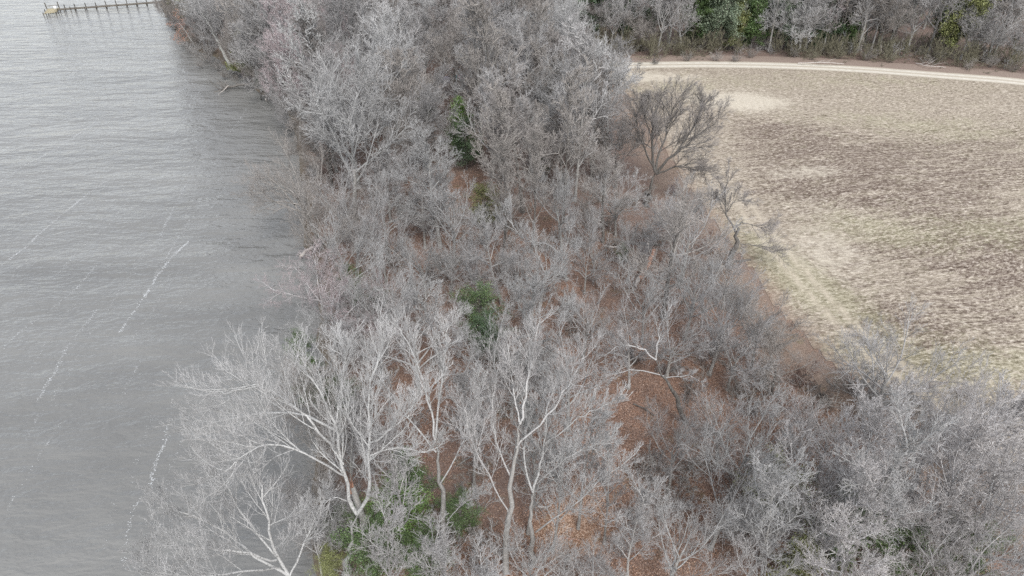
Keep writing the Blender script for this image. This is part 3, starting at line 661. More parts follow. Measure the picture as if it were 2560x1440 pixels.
# fill the wood between the placed crowns
forest_pts = []
def in_wood(x, y):
    p = np.array([[x, y]])
    if seg_dist(p, shore)[0] < 1.5: return 0
    if seg_dist(p, fedge)[0] < -1.2 and y < 160: return 1
    tl = np.vstack([[track[0] + [-60, 2]], track])
    return 2 if -seg_dist(p, tl)[0] * TS > 7.5 and (y > 120) else (1 if x < 10 and y >= 160 else 0)
TS = 1 if (seg_dist(np.array([[60., 300.]]), track)[0] < 0) else -1
KEEP = [(1430, 1290, 140), (1560, 1060, 120), (1180, 470, 60), (1600, 930, 120), (1155, 320, 75), (1190, 800, 60), (1640, 350, 110), (1760, 400, 120), (1700, 300, 90), (1860, 570, 90), (1130, 950, 40), (1620, 650, 60), (1330, 600, 50), (1790, 50, 85), (1890, 60, 45), (2390, 70, 60), (1475, 20, 50), (600, 130, 40), (1000, 1330, 130), (1300, 1200, 160), (920, 1150, 160), (1146, 195, 22)]
cnt = 0; tries = 0
while cnt < 150 and tries < 14000:
    tries += 1
    y = R_.uniform(38, 245); x = R_.uniform(-.62 * y - 5, .78 * y + 12)
    w = in_wood(x, y)
    if not w: continue
    q_ = np.array([[x, y]])
    if seg_dist(q_, shore)[0] < 4 or (y < 150 and seg_dist(q_, fedge)[0] > -4.5): continue
    px, py, dep = project((x, y, 10))
    if any(math.hypot(px - a, py - b) < rr_ or math.hypot(project((x, y, 3))[0] - a, project((x, y, 3))[1] - b) < rr_ for a, b, rr_ in KEEP): continue
    if not (-60 < px < 2620 and -60 < py < 1500): continue
    sp = 5.0 if w == 1 else 5.6
    if y > 180: sp = 6.5
    if px > 1460 and py < 150: sp = 4.2
    if any((x - a) ** 2 + (y - b) ** 2 < sp * sp for a, b, _ in TREES): continue
    rw = R_.uniform(2.6, 4.2)
    kind = R_.choice(['grey', 'brown', 'grey', 'silver', 'brown', 'silver', 'pink', 'grey', 'dark'])
    shp = R_.choice(['vase1', 'vase2', 'oval1', 'oval2', 'slim', 'spread'])
    crown_at(px, py, rw * FPX / dep, kind, shp, lean=0); cnt += 1
print("filled", cnt, "trees", len(TREES))

# evergreens: base-ish centre px, py, crown radius px, height factor, material
EV = [(1155,312,36,'bright','near2'),(1165,365,34,'dark','near1'),(1190,790,45,'holly','near1'),(1225,840,40,'dark','near1'),(870,720,32,'holly','near1'),(950,745,20,'dark','near1'),(780,930,40,'holly','near2'),(860,1000,35,'dark','near1'),(740,870,28,'holly','near1'),
      (1000,1300,60,'bright','near1'),(1030,1190,50,'holly','near2'),(1150,1290,38,'holly','near1'),(930,1390,60,'holly','near1'),(815,1410,30,'olive','near1'),(1050,1400,55,'holly','near1'),(850,1330,40,'holly','near1'),
      (1355,415,18,'dark','near1'),(1430,290,12,'olive','near2'),(1475,190,15,'bright','near1'),(1075,255,25,'olive','near1'),(1050,275,18,'olive','near1'),(1210,520,32,'olive','near1'),(1560,635,15,'holly','near1'),
      (600,125,26,'olive','far2'),(660,205,14,'dark','near1'),(815,320,18,'olive','near1'),(1950,1230,60,'olive','near1'),(2080,1330,70,'holly','near1'),(2250,1400,60,'holly','near1'),(2420,1400,60,'holly','near1'),(2010,1400,55,'olive','near2'),
      (1472,28,48,'dark','far1'),(1570,50,30,'dark','far1'),(1765,40,52,'sage','far1'),(1810,62,50,'sage','far1'),(1740,80,36,'holly','far1'),(1840,85,30,'olive','far2'),(1890,58,36,'holly','far2'),(1930,30,35,'dark','far1'),(1640,20,30,'dark','far1'),
      (2125,85,22,'holly','far1'),(2395,66,54,'olive','far1'),(2370,95,38,'holly','far1'),(2440,30,30,'dark','far1'),(2060,40,35,'dark','far2'),(2250,20,30,'dark','far1'),(1970,90,35,'sage','far1'),(590,20,30,'dark','far1'),(450,15,24,'olive','far1'),(2110,25,35,'dark','far1')]
EVN = {'bright': 'bright green', 'dark': 'very dark green', 'holly': 'deep green', 'olive': 'olive green', 'sage': 'grey green'}
for px, py, rpx, mt, pn in EV:
    pr = PROTO['e_' + pn]; z = pr['zc']
    for _ in range(4):
        p = at_z(px, py, z); dep = project(p)[2]; rw = rpx * dep / FPX * 1.22; s = float(np.clip(rw / pr['rad'], .35, 1.5)); z = pr['zc'] * s
    if px > 1440 and py < 150:
        for _ in range(60):
            if project((p[0], p[1], 0))[1] <= 126 + max(0, (px - 2250) * .1): break
            p = p * [1.01, 1.01, 1]
    r = place('e_' + pn, (p[0], p[1], max(zland(p[0], p[1]), -.3)), s, R_.random() * 6.28, ('leaf_' + mt, 'trunk_dark'), 'evergreen_tree', (R_.gauss(0, .04), R_.gauss(0, .04)), parts=('trunk', 'foliage'))
    ALL.append((r, px, py, EVN[mt], 'leafy evergreen', 'evergreen tree'))

# shrubs along the edges
SB = [(1770,610,35,'russet','bush1'),(1500,415,30,'brown','bush2'),(2010,940,40,'russet','bush1'),(2060,960,42,'dark','vine'),(2130,960,40,'brown','bush2'),(2200,975,40,'pink','bush1'),(2280,1010,40,'brown','bush1'),(1930,950,45,'dark','bush2'),(2380,1060,40,'pink','bush2'),
      (1690,470,25,'pink','bush1'),(1730,520,22,'brown','bush2'),(1600,110,22,'dark','vine'),(1560,120,22,'brown','vine'),(1640,125,18,'pink','bush2'),(1690,115,18,'pink','bush2'),(1765,105,20,'brown','vine'),(1845,115,18,'brown','vine'),(1880,130,18,'brown','bush1'),(1910,110,20,'grey','vine'),
      (1720,140,16,'brown','bush1'),(1790,138,18,'brown','bush1'),(1840,142,16,'dark','bush1'),(2440,100,26,'grey','vine'),(2480,150,22,'brown','bush1'),(2300,120,20,'brown','vine'),(2350,140,20,'brown','bush2'),(2230,140,20,'olive','bush1'),(2170,135,20,'brown','bush1'),(2100,130,20,'olive','bush1'),(2030,135,20,'olive','bush2'),
      (1990,130,18,'brown','bush2'),(2420,160,18,'brown','bush2'),(2540,165,20,'dark','bush2'),(1640,150,14,'dark','bush1'),(1560,150,14,'dark','bush1'),(415,22,26,'brown','bush2'),(428,45,26,'grey','bush1'),(445,70,26,'dark','bush2'),(462,92,26,'brown','bush1'),(485,112,26,'grey','bush2'),(512,128,26,'brown','bush1'),(540,150,26,'dark','bush2'),(455,55,24,'pink','bush2'),(490,85,24,'brown','bush1'),(520,110,24,'grey','bush1'),(580,172,18,'brown','vine'),(610,195,18,'grey','bush2'),(500,150,16,'brown','bush2'),(470,110,16,'brown','bush2'),(560,175,18,'brown','bush1'),(690,235,20,'brown','bush2'),(720,300,20,'grey','bush1'),
      (620,180,20,'pink','bush2'),(560,205,14,'brown','bush2'),(780,420,25,'grey','bush1'),(790,600,30,'grey','bush1'),(800,720,28,'brown','bush2'),(820,1050,40,'grey','bush1'),(800,1160,45,'brown','bush2'),(880,1080,40,'dark','bush1'),(790,1350,50,'brown','bush1'),(1590,880,40,'grey','bush1'),(1960,1000,45,'russet','bush2'),(1880,1010,45,'grey','bush1'),
      (1640,1180,45,'grey','bush1'),(1560,1370,45,'grey','bush2'),(1430,1420,60,'grey','bush1'),(1700,1240,60,'grey','bush2'),(1200,1400,50,'grey','bush1'),(1720,960,50,'dark','vine'),(1680,900,45,'grey','vine'),(2330,950,30,'pink','bush2'),(2420,980,30,'pink','bush2'),(1840,970,35,'brown','bush1')]
SBN = {'russet': 'russet', 'brown': 'brownish', 'dark': 'dark', 'pink': 'pinkish grey', 'grey': 'grey', 'olive': 'olive tinted'}
for px, py, rpx, mt, pn in SB:
    pr = PROTO['s_' + pn]; z = 1.5
    for _ in range(3):
        p = at_z(px, py, z); dep = project(p)[2]; rw = rpx * dep / FPX; s = float(np.clip(rw / pr['rad'], .4, 1.9)); z = pr['zc'] * s
    r = place('s_' + pn, (p[0], p[1], max(zland(p[0], p[1]), -.6)), s, R_.random() * 6.28, ('twig_' + mt, 'trunk_dark'), 'shrub', parts=('stem', 'twigs'))
    ALL.append((r, px, py, SBN[mt], 'vine draped thicket' if pn == 'vine' else 'leafless shrub', 'shrub'))

# ------------------------------------------------------------------ particular trees, limb by limb
def smoothline(pts, n):
    pts = np.array(pts, float); t = np.linspace(0, len(pts) - 1, n); i = np.clip(t.astype(int), 0, len(pts) - 2); f = (t - i)[:, None]
    p0 = pts[np.maximum(i - 1, 0)]; p1 = pts[i]; p2 = pts[i + 1]; p3 = pts[np.minimum(i + 2, len(pts) - 1)]
    return .5 * (2 * p1 + (p2 - p0) * f + (2 * p0 - 5 * p1 + 4 * p2 - p3) * f ** 2 + (3 * p1 - p0 - 3 * p2 + p3) * f ** 3)
def hero(name, seed, Y0, limbs, mats, label, cat, cfg, extra=0.0, group=None, tmat=None):
    """limbs: list of (points [(px,py,dY)], r0, r1, branches?)"""
    rng = np.random.default_rng(seed); tm, cm = MB(), MB(); PP, RR, LL = [], [], []
    base = at_y(limbs[0][0][0][0], limbs[0][0][0][1], Y0 + limbs[0][0][0][2])
    zb = zland(base[0], base[1])
    for pts, r0, r1, br in limbs:
        W = np.array([at_y(a, b, Y0 + d) for a, b, d in pts]) - [base[0], base[1], 0]
        P = smoothline(W, 13); P[1:-1] += rng.normal(size=(11, 3)) * r0 * .42
        if br != 'trunk': r0 *= {'twig_pale': .68, 'twig_dark': .85}.get(mats[0], .55)
        R = np.linspace(r0, min(r1, .03), 13)
        if br == 'trunk': P[0, 2] = min(P[0, 2], zb - .4); R[0] *= 1.25
        (tm if br == 'trunk' or mats[0] == 'twig_dark' else cm).tubes(P[None], R[None], 9)
        if br != 'trunk' and br:
            PP.append(P); RR.append(R); LL.append(np.linalg.norm(np.diff(P, axis=0), axis=1).sum() * (br if isinstance(br, float) else 1))
    PP, RR, LL = np.array(PP), np.array(RR), np.array(LL)
    crown_from(rng, cm, PP, RR, LL, cfg)
    root = bpy.data.objects.new(name, None); COL.objects.link(root); root.location = (base[0], base[1], 0)
    t = tm.build('trunk', M[mats[1]], root, True); cm.build('crown', M[mats[0]], root)
    tag(root, label, cat, group); TREES.append((base[0], base[1], 4)); return root
HC = dict(n=(13, 8, 5, 3), minr=.0090, up=.75, l2=.52, l3=.6, l4=.62, ang=.56)
HC2 = dict(HC, n=(11, 8, 6, 3))
# big whitish forked tree by the water, foreground
hero('bare_tree', 501, 28.5, [
 ([(864,1446,0),(872,1400,0),(893,1285,0)], .30, .24, 'trunk'),
 ([(893,1285,0),(868,1230,.3),(850,1120,.5),(835,1050,.8),(790,960,1.5),(740,900,2.5)], .20, .04, .7),
 ([(893,1285,0),(925,1230,-.2),(918,1150,-.3),(925,1060,-.3),(925,960,0),(950,880,.5)], .19, .04, .7),
 ([(858,1160,.4),(800,1080,.2),(740,1020,.3),(640,960,1.0),(560,985,1.4)], .12, .03, True),
 ([(845,1080,.7),(770,1040,1.5),(690,1030,2.5),(600,1040,3.0),(520,1060,3.0)], .11, .03, True),
 ([(862,1190,.4),(790,1150,-.8),(700,1110,-1.4),(620,1130,-2),(560,1180,-2.4)], .10, .03, True),
 ([(920,1110,-.3),(970,1080,-1),(1020,1030,-1),(1050,980,-.6)], .09, .02, True),
 ([(922,1140,-.3),(990,1120,.6),(1060,1130,1.2),(1090,1110,1.6)], .08, .02, True),
 ([(840,1060,.8),(850,980,2),(860,900,3),(850,850,4)], .09, .02, True),
 ([(880,1255,.1),(830,1245,-.6),(790,1290,-1.2),(765,1345,-1.6)], .05, .02, .6)], ('twig_pale', 'trunk_pale'),
 "tall whitish tree forking low at the water's edge in the foreground", 'tree', HC)
# leaning snapped trunk beside it
tm = MB(); tm2 = MB()
a = at_y(938, 1405, 29.6); a[2] = -.4; b = at_y(905, 1290, 29.9); c_ = at_y(880, 1215, 30.1)
W = smoothline([a, (a + b) / 2 + [.1, 0, .2], b, c_], 10)
base = W[0].copy(); base[2] = 0; root = bpy.data.objects.new('snapped_tree', None); COL.objects.link(root); root.location = base
tm.tubes((W - base)[None], np.linspace(.27, .20, 10)[None], 10); tm.build('trunk', M['trunk_grey'], root, True)
rr = np.random.default_rng(8)
for q in range(9):
    s = W[-1] - base + rr.normal(size=3) * .09 - [0, 0, .5]; tm2.bar(s, s + [rr.normal() * .08 - .15, 0, .8 + rr.random() * 1.2], .07, .01, 5)
tm2.build('splintered_top', M['rotwood'], root)
tag(root, "snapped leaning grey trunk with torn reddish top beside the forked whitish tree", 'dead tree')
# bottom-left tree spreading over the water
hero('bare_tree', 502, 25.5, [
 ([(742,1560,0),(735,1500,0),(722,1440,0)], .27, .22, 'trunk'),
 ([(722,1440,0),(690,1380,.3),(665,1300,.4),(650,1220,1),(620,1140,2)], .17, .03, .8),
 ([(722,1440,0),(640,1390,-.2),(560,1330,.2),(480,1290,.3),(420,1270,.4)], .14, .03, .9),
 ([(690,1400,0),(600,1380,-1.2),(500,1370,-1.5),(400,1360,-1.5)], .11, .03, .9),
 ([(725,1440,0),(760,1360,.6),(790,1290,1.2),(820,1230,1.6)], .10, .02, .8),
 ([(690,1390,.3),(600,1280,1.6),(560,1200,2.6),(520,1190,3)], .10, .03, True),
 ([(700,1420,0),(600,1430,-2),(500,1440,-3),(380,1430,-3)], .10, .03, True)], ('twig_pale', 'trunk_grey'),
 "silvery tree spreading widest over the water in the bottom left corner", 'tree', HC)
# big dark tree at the field edge
Yb = at_z(1615, 512)[1]
hero('bare_tree', 503, Yb, [
 ([(1615,512,0),(1622,480,0),(1638,430,0)], .50, .36, 'trunk'),
 ([(1638,430,0),(1632,370,0),(1630,310,0),(1640,250,.5)], .24, .04, .8),
 ([(1638,430,0),(1655,360,1),(1675,300,1.5),(1690,245,2)], .20, .04, .9),
 ([(1640,432,0),(1680,390,-.5),(1730,350,-.5),(1795,305,0)], .24, .04, .8),
 ([(1640,436,0),(1690,418,-1),(1730,422,-1.5),(1770,436,-1.5)], .15, .03, .8),
 ([(1680,390,-.5),(1720,340,.5),(1745,290,1),(1760,265,1)], .14, .03, .9),
 ([(1636,420,0),(1610,370,-.5),(1595,320,-.6),(1585,280,-.5)], .16, .03, .9),
 ([(1632,360,0),(1615,300,1),(1600,250,1.5)], .12, .03, .9)], ('twig_dark', 'trunk_dark'),
 "large dark spreading tree with furrowed trunk leaning over the field's edge", 'tree', dict(HC2, n=(14, 10, 7, 4), minr=.0115, l2=.62, up=.25))
# smaller dark, half dead tree
Yb = at_z(1825, 668)[1]
hero('bare_tree', 504, Yb, [
 ([(1822,672,0),(1838,620,0),(1843,575,0),(1858,552,0)], .42, .20, 'trunk'),
 ([(1838,580,0),(1818,535,.3),(1812,490,.6),(1822,440,1)], .15, .03, .55),
 ([(1815,515,.3),(1800,500,0),(1785,488,0)], .08, .03, .8),
 ([(1818,530,.3),(1840,500,.5),(1870,505,1)], .08, .02, .8),
 ([(1856,556,0),(1890,565,.3),(1930,572,.6)], .06, .02, .9),
 ([(1850,610,0),(1880,612,-.3),(1920,618,-.6),(1950,632,-.6)], .07, .02, .8)], ('twig_dark', 'trunk_dark'),
 "dark half dead tree with broken top standing alone at the field's edge", 'dead tree', dict(HC2, n=(9, 8, 6, 3), minr=.011, l2=.85, up=.2))
# stub low on that trunk is drawn with a dead branch lying out
# tree with the pale sweeping limb
Yb = at_z(1410, 700)[1]
hero('bare_tree', 505, Yb, [
 ([(1415,700,0),(1412,665,0),(1405,640,0)], .22, .16, 'trunk'),
 ([(1405,640,0),(1372,612,-.2),(1335,603,-.3),(1305,600,-.3),(1285,570,0),(1262,535,.4)], .15, .04, .5),
 ([(1290,578,0),(1262,562,.5),(1240,540,.8)], .07, .02, 1.3), ([(1283,570,0),(1275,530,.6),(1272,515,.8)], .07, .02, 1.3),
 ([(1405,640,0),(1420,600,.3),(1425,560,.6)], .10, .03, .9)], ('twig_silver', 'trunk_pale'),
 "whitish tree with one long limb sweeping sideways above the litter", 'tree', HC2)
# tall trees of the middle foreground
Yb = 29.0
hero('bare_tree', 506, Yb, [
 ([(1262,1450,0),(1272,1300,0),(1285,1150,0),(1300,1060,0)], .26, .15, 'trunk'),
 ([(1300,1060,0),(1320,960,1),(1330,880,2),(1350,800,3)], .13, .03, .8),
 ([(1280,1200,0),(1240,1100,1),(1230,1000,2),(1250,900,3)], .10, .03, .8),
 ([(1290,1120,0),(1370,1040,0),(1420,960,.6),(1460,890,1)], .11, .03, .8),
 ([(1274,1290,0),(1220,1190,-.5),(1180,1100,-.5),(1160,1020,0)], .10, .03, .8),
 ([(1300,1060,0),(1280,960,1.5),(1270,860,2.5)], .09, .03, .9)], ('twig_grey', 'trunk_grey'),
 "tall silvery crowned tree with straight grey trunk in the middle foreground", 'tree', dict(HC, l2=.48))
hero('bare_tree', 507, 29.3, [
 ([(1330,1440,0),(1328,1300,0),(1332,1230,0)], .24, .19, 'trunk'),
 ([(1332,1230,0),(1350,1160,.4),(1362,1110,.6),(1368,1020,1.4),(1400,930,2)], .15, .03, .8),
 ([(1332,1230,0),(1310,1140,.8),(1320,1060,1.6),(1300,980,2.4)], .12, .03, .8),
 ([(1362,1110,.6),(1430,1060,.6),(1490,1020,.8),(1540,1000,1)], .10, .02, .9),
 ([(1340,1330,-.2),(1395,1290,-.8),(1450,1250,-1),(1500,1200,-1),(1570,1150,-1)], .11, .02, .6),
 ([(1340,1210,.2),(1400,1160,-1),(1460,1120,-1.2),(1520,1100,-1.4)], .09, .02, .9)], ('twig_silver', 'trunk_grey'),
 "tall silvery tree with bent grey trunk beside the bright orange leaf patch", 'tree', dict(HC, l2=.45))
hero('bare_tree', 508, 30.0, [
 ([(1118,1440,0),(1108,1300,0),(1095,1180,0),(1088,1100,0)], .26, .17, 'trunk'),
 ([(1088,1100,0),(1070,1000,1),(1040,900,2.4),(1000,820,4)], .13, .03, .8),
 ([(1088,1100,0),(1098,1000,1),(1110,900,2),(1120,820,3)], .13, .03, .8),
 ([(1090,1130,0),(1020,1040,.5),(960,960,1),(920,900,2)], .10, .03, .8),
 ([(1100,1210,0),(1150,1120,0),(1180,1040,.4),(1200,960,1)], .09, .03, .8),
 ([(1118,1300,0),(1170,1250,-.6),(1220,1230,-1)], .06, .02, .7)], ('twig_silver', 'trunk_grey'),
 "tall silvery tree with slim grey trunk right of the foreground evergreens", 'tree', dict(HC, l2=.45))
hero('bare_tree', 509, at_z(1712, 1060)[1], [
 ([(1718,1065,0),(1690,1000,0),(1665,950,0),(1640,900,0)], .26, .16, 'trunk'),
 ([(1640,900,0),(1600,870,.5),(1550,865,.8),(1510,890,1)], .12, .03, .8),
 ([(1660,940,0),(1590,925,-.6),(1530,935,-1),(1490,945,-1)], .09, .03, .7),
 ([(1640,900,0),(1650,820,1),(1680,760,1.6)], .12, .03, .8), ([(1665,945,0),(1720,940,-.6),(1760,960,-1)], .08, .02, .7)], ('twig_grey', 'trunk_dark'),
 "grey tree with dark crooked trunk leaning left over orange litter", 'tree', dict(HC2, l2=.42))
# far leaning grey trunk on the left shore
Yb = at_z(575, 162)[1]
hero('bare_tree', 510, Yb, [
 ([(575,162,0),(557,128,0),(540,95,0),(522,60,0),(508,30,.5)], .38, .20, 'trunk'),
 ([(508,30,.5),(495,5,1),(485,-30,1)], .15, .04, 1.0), ([(530,85,0),(500,40,0),(470,10,0)], .12, .03, .8), ([(520,60,0),(535,20,.5),(540,-20,1)], .12, .03, 1.0)], ('twig_grey', 'trunk_pale'),
 "pale leaning trunk standing out on the far left shore near the pier", 'tree', dict(HC2, n=(7, 6, 5, 3), minr=.016))
# beech keeping its orange leaves
rng = np.random.default_rng(77); tm, cm = MB(), MB()
p0 = at_z(492, 118, 0)
P0 = walk(rng, np.array([[0, 0, -.6]]), np.array([[-.35, 0, 1.]]), np.array([7.0]), 8, .1, .2, .05); tm.tubes(P0, taper(np.array([.14]), 8, .3), 7)
S, D, L1, r = spawn(rng, P0, taper(np.array([.14]), 8, .3), 14, .25, 1, 1.1, np.array([7.0]), .7, .5); P1 = walk(rng, S, D, L1, 5, 0, .3, .1); tm.tubes(P1, taper(r.clip(.02, .05), 5, .3), 4)
S, D, L2, r = spawn(rng, P1, taper(r, 5, .3), 6, .2, 1, .7, L1, .45, .5, flat=.8); P2_ = walk(rng, S, D, L2, 3, 0, .3, .1)
pts = P2_.reshape(-1, 3); cm.leaves(pts[rng.integers(0, len(pts), 1500)] + rng.normal(size=(1500, 3)) * .12, .09, rng, 1.0)
mb2 = tm; mb2.tubes(P2_, taper(r, 3, .5).clip(.012, 1), 3)
root = bpy.data.objects.new('beech_tree', None); COL.objects.link(root); root.location = (p0[0], p0[1], -.2)
tm.build('trunk', M['trunk_grey'], root, True); cm.build('foliage', M['leaf_orange'], root)
tag(root, "small tree still holding tiers of orange dead leaves over the far left water", 'tree')

# snags in the far wood
def stick(name, pts, r0, r1, mat, label, cat, Y=None, z=None, branches=(), group=None):
    rng = np.random.default_rng(len(label)); W = []
    for q in pts: W.append(at_y(q[0], q[1], Y + (q[2] if len(q) > 2 else 0)) if Y else at_z(q[0], q[1], q[2] if len(q) > 2 else z))
    W = np.array(W); base = W[0].copy(); base[2] = 0
    P = smoothline(W - base, 12); P[1:-1] += rng.normal(size=(10, 3)) * r0 * .2
    mb = MB(); mb.tubes(P[None], np.linspace(r0, r1, 12)[None] * (1 + .12 * rng.normal(size=(1, 12))), 9)
    mb.add(np.stack([P[0], P[-1]])); n = mb.n - 2; mb.t.append(np.array([[(j + 1) % 9, j, n] for j in range(9)] + [[99 + j, 99 + (j + 1) % 9, n + 1] for j in range(9)]))
    root = bpy.data.objects.new(name, None); COL.objects.link(root); root.location = base
    mb.build('trunk' if 'tree' in name else 'stem', M[mat], root, True)
    if branches:
        b2 = MB()
        for t, dx, dz, L in branches:
            s = P[int(t * 11)]; PB = walk(rng, s[None], np.array([[dx, rng.normal() * .4, dz]]), np.array([float(L)]), 6, .1, .6, .1); b2.tubes(PB, taper(np.array([max(r1, .035)]), 6, .2), 5)
            S, D, LL, r = spawn(rng, PB, taper(np.array([.04]), 6, .2), 8, .2, 1, .8, np.array([float(L)]), .4, .5, minr=.01); PB2 = walk(rng, S, D, LL, 3, .2, .4, .1); b2.tubes(PB2, taper(r, 3, .4), 3)
        b2.build('branch', M[mat], root)
    tag(root, label, cat, group); return root
Yb = at_z(2150, 125)[1]; stick('dead_tree', [(2150,128),(2156,95),(2153,70),(2158,48)], .45, .26, 'deadwood', "thick bleached dead trunk standing in the far wood beyond the track", 'dead tree', Y=Yb, branches=((.6, 1, .5, 3), (.8, -1, .6, 2.5)))
Yb = at_z(2228, 118)[1]; stick('dead_tree', [(2228,118),(2235,95),(2236,75),(2246,60)], .28, .16, 'deadwood', "thin crooked bleached snag right of the thick one in the far wood", 'dead tree', Y=Yb, branches=((.1, -1, .2, 1.5),))
Yb = at_z(2200, 130)[1]; stick('dead_tree', [(2202,128),(2203,112)], .18, .12, 'deadwood', "short pale broken stump between the two bleached snags", 'dead tree', Y=Yb)
Yb = at_z(1675, 118)[1]; stick('dead_tree', [(1672,112),(1677,60),(1680,20)], .30, .18, 'trunk_pale', "straight pale trunk rising at the left of the far wood's edge", 'tree', Y=Yb, branches=((.8, 1, .8, 4), (.9, -1, 1, 4), (.6, -1, .8, 3)))
# logs on the forest floor
stick('fallen_log', [(1585,720,.3),(1604,680,.5),(1622,640,.9)], .24, .20, 'deadwood', "bleached fallen log left of its split neighbour on the leaf litter", 'log')
stick('fallen_log', [(1600,700,.3),(1618,665,.7),(1635,625,1.3)], .28, .22, 'rotwood', "split fallen log with torn reddish wood among the litter", 'log')
stick('fallen_log', [(1560,606,1.2),(1600,608,1.3),(1650,612,1.4)], .24, .12, 'trunk_dark', "dark fallen trunk lying across above the split log", 'log', branches=((.7, 1, .3, 2), (.3, 0, .6, 2)))
stick('fallen_branch', [(1512,615,1.6),(1535,618,1.7),(1560,614,1.7)], .12, .09, 'deadwood', "short whitish bough resting left of the dark fallen trunk", 'branch')
stick('fallen_log', [(1345,1266,.15),(1362,1268,.2),(1378,1264,.2)], .10, .07, 'deadwood', "short whitish log on orange leaves left of the bright patch", 'log')
stick('fallen_log', [(1200,1365,.15),(1222,1372,.2),(1240,1376,.2)], .09, .06, 'rotwood', "short reddish log on the litter at the bottom centre", 'log')
stick('fallen_branch', [(1835,655,1.6),(1855,652,2.0),(1877,650,2.2)], .16, .09, 'trunk_dark', "dark broken bough jutting into the field from the half dead tree", 'branch')
stick('driftwood', [(752,640,-.3),(765,628,0),(785,618,.4)], .20, .13, 'deadwood', "bleached driftwood log with forked end at the waterline", 'driftwood', branches=((.2, -1, .1, 1.8),))
stick('driftwood', [(762,645,-.5),(775,632,-.1),(795,622,.1)], .16, .10, 'trunk_dark', "dark driftwood log lying under the bleached one at the waterline", 'driftwood')
stick('fallen_tree', [(680,205,.4),(630,210,.3),(590,215,-.1),(560,222,-.6),(530,236,-1.1)], .34, .12, 'trunk_dark', "dark fallen tree trunk lying out into the water", 'fallen tree', branches=((.5, -1, .6, 4), (.7, -1, .3, 4), (.85, -.8, .5, 3), (.3, 0, 1, 3)))
stick('fallen_branch', [(571,214,.4),(558,226,0),(544,238,-1)], .09, .05, 'deadwood', "thin whitish bough crossing the fallen tree in the water", 'branch')
stick('stump', [(653,253,-1.4),(652,242,0),(651,232,.6)], .14, .12, 'trunk_dark', "dark stake standing in the shallows by the far shore", 'stump')
stick('stump', [(668,257,-1.4),(665,250,-.2),(664,246,.1)], .14, .10, 'deadwood', "short white topped stake beside the dark one in the shallows", 'stump')
stick('fallen_branch', [(1995,88+70,.3),(2060,156,.8),(2110,160,.3)], .10, .05, 'deadwood', "whitish fallen boughs at the far track's verge", 'branch', branches=((.4, 1, .3, 3), (.6, .6, .5, 2)))
stick('fallen_branch', [(2290,158,.2),(2320,165,.6),(2365,168,.3)], .10, .05, 'deadwood', "tangle of pale fallen boughs right along the far verge", 'branch', branches=((.4, 1, .3, 3), (.6, .6, .5, 3), (.2, 1, .6, 2)))

for i_, (ax, ay, bx, by, lab) in enumerate([(1480, 1210, 1530, 1195, "thin grey stick lying on litter above the bright orange patch"), (1395, 1345, 1450, 1352, "brown stick on litter just below the bright orange patch"),
        (1585, 1010, 1640, 1040, "dark fallen bough on litter left of the crooked leaning trunk"), (1150, 1160, 1185, 1140, "grey fallen bough on litter right of the foreground evergreens"), (1540, 930, 1580, 912, "pale stick on litter in the middle of the wood")]):
    stick('fallen_branch', [(ax, ay, .1), ((ax + bx) / 2, (ay + by) / 2 - 3, .22), (bx, by, .15)], .075, .03, ['trunk_grey', 'rotwood', 'trunk_dark', 'trunk_grey', 'deadwood'][i_], lab, 'branch', branches=((.5, .8, .2, 1.0), (.7, -.5, .2, .7)))

# ------------------------------------------------------------------ coloured bundle in the branches
pb = at_z(1146, 195, 4.0)
def lump(seed, c, rad, sq):
    rng = np.random.default_rng(seed); nu, nv = 14, 9; V = []
    for i in range(nv + 1):
        th = math.pi * i / nv
        for j in range(nu):
            ph = 2 * math.pi * j / nu; d = np.array([math.sin(th) * math.cos(ph), math.sin(th) * math.sin(ph), math.cos(th)])
            V.append(c + d * rad * sq * (1 + .22 * math.sin(ph * 3 + seed) * math.sin(th * 4) + .12 * rng.normal()))
    q = [[i * nu + j, i * nu + (j + 1) % nu, (i + 1) * nu + (j + 1) % nu, (i + 1) * nu + j] for i in range(nv) for j in range(nu)]
    mb = MB(); mb.add(np.array(V), q); return mb
root = bpy.data.objects.new('balloon_bundle', None); COL.objects.link(root); root.location = (pb[0], pb[1], 4)
lump(1, np.array([-.35, 0, 0]), .62, np.array([.8, .6, 1])).build('teal_foil', cloth('teal_foil', (.20, .42, .48)), root, True)
lump(2, np.array([.45, 0, .1]), .5, np.array([.9, .7, 1])).build('pink_foil', cloth('pink_foil', (.60, .16, .36)), root, True)
tag(root, "small crumpled teal and pink bundle caught in far bare branches", 'bundle')
pb2 = at_z(1117, 200, 3.5)
l2_ = lump(5, np.array([0, 0, 0.]), .75, np.array([1.1, .6, .8])).build('tarp', cloth('lavender_sheet', (.34, .31, .40)), None, True, loc=tuple(pb2))
tag(l2_, "crumpled lavender grey sheet left of the teal and pink bundle", 'tarp')

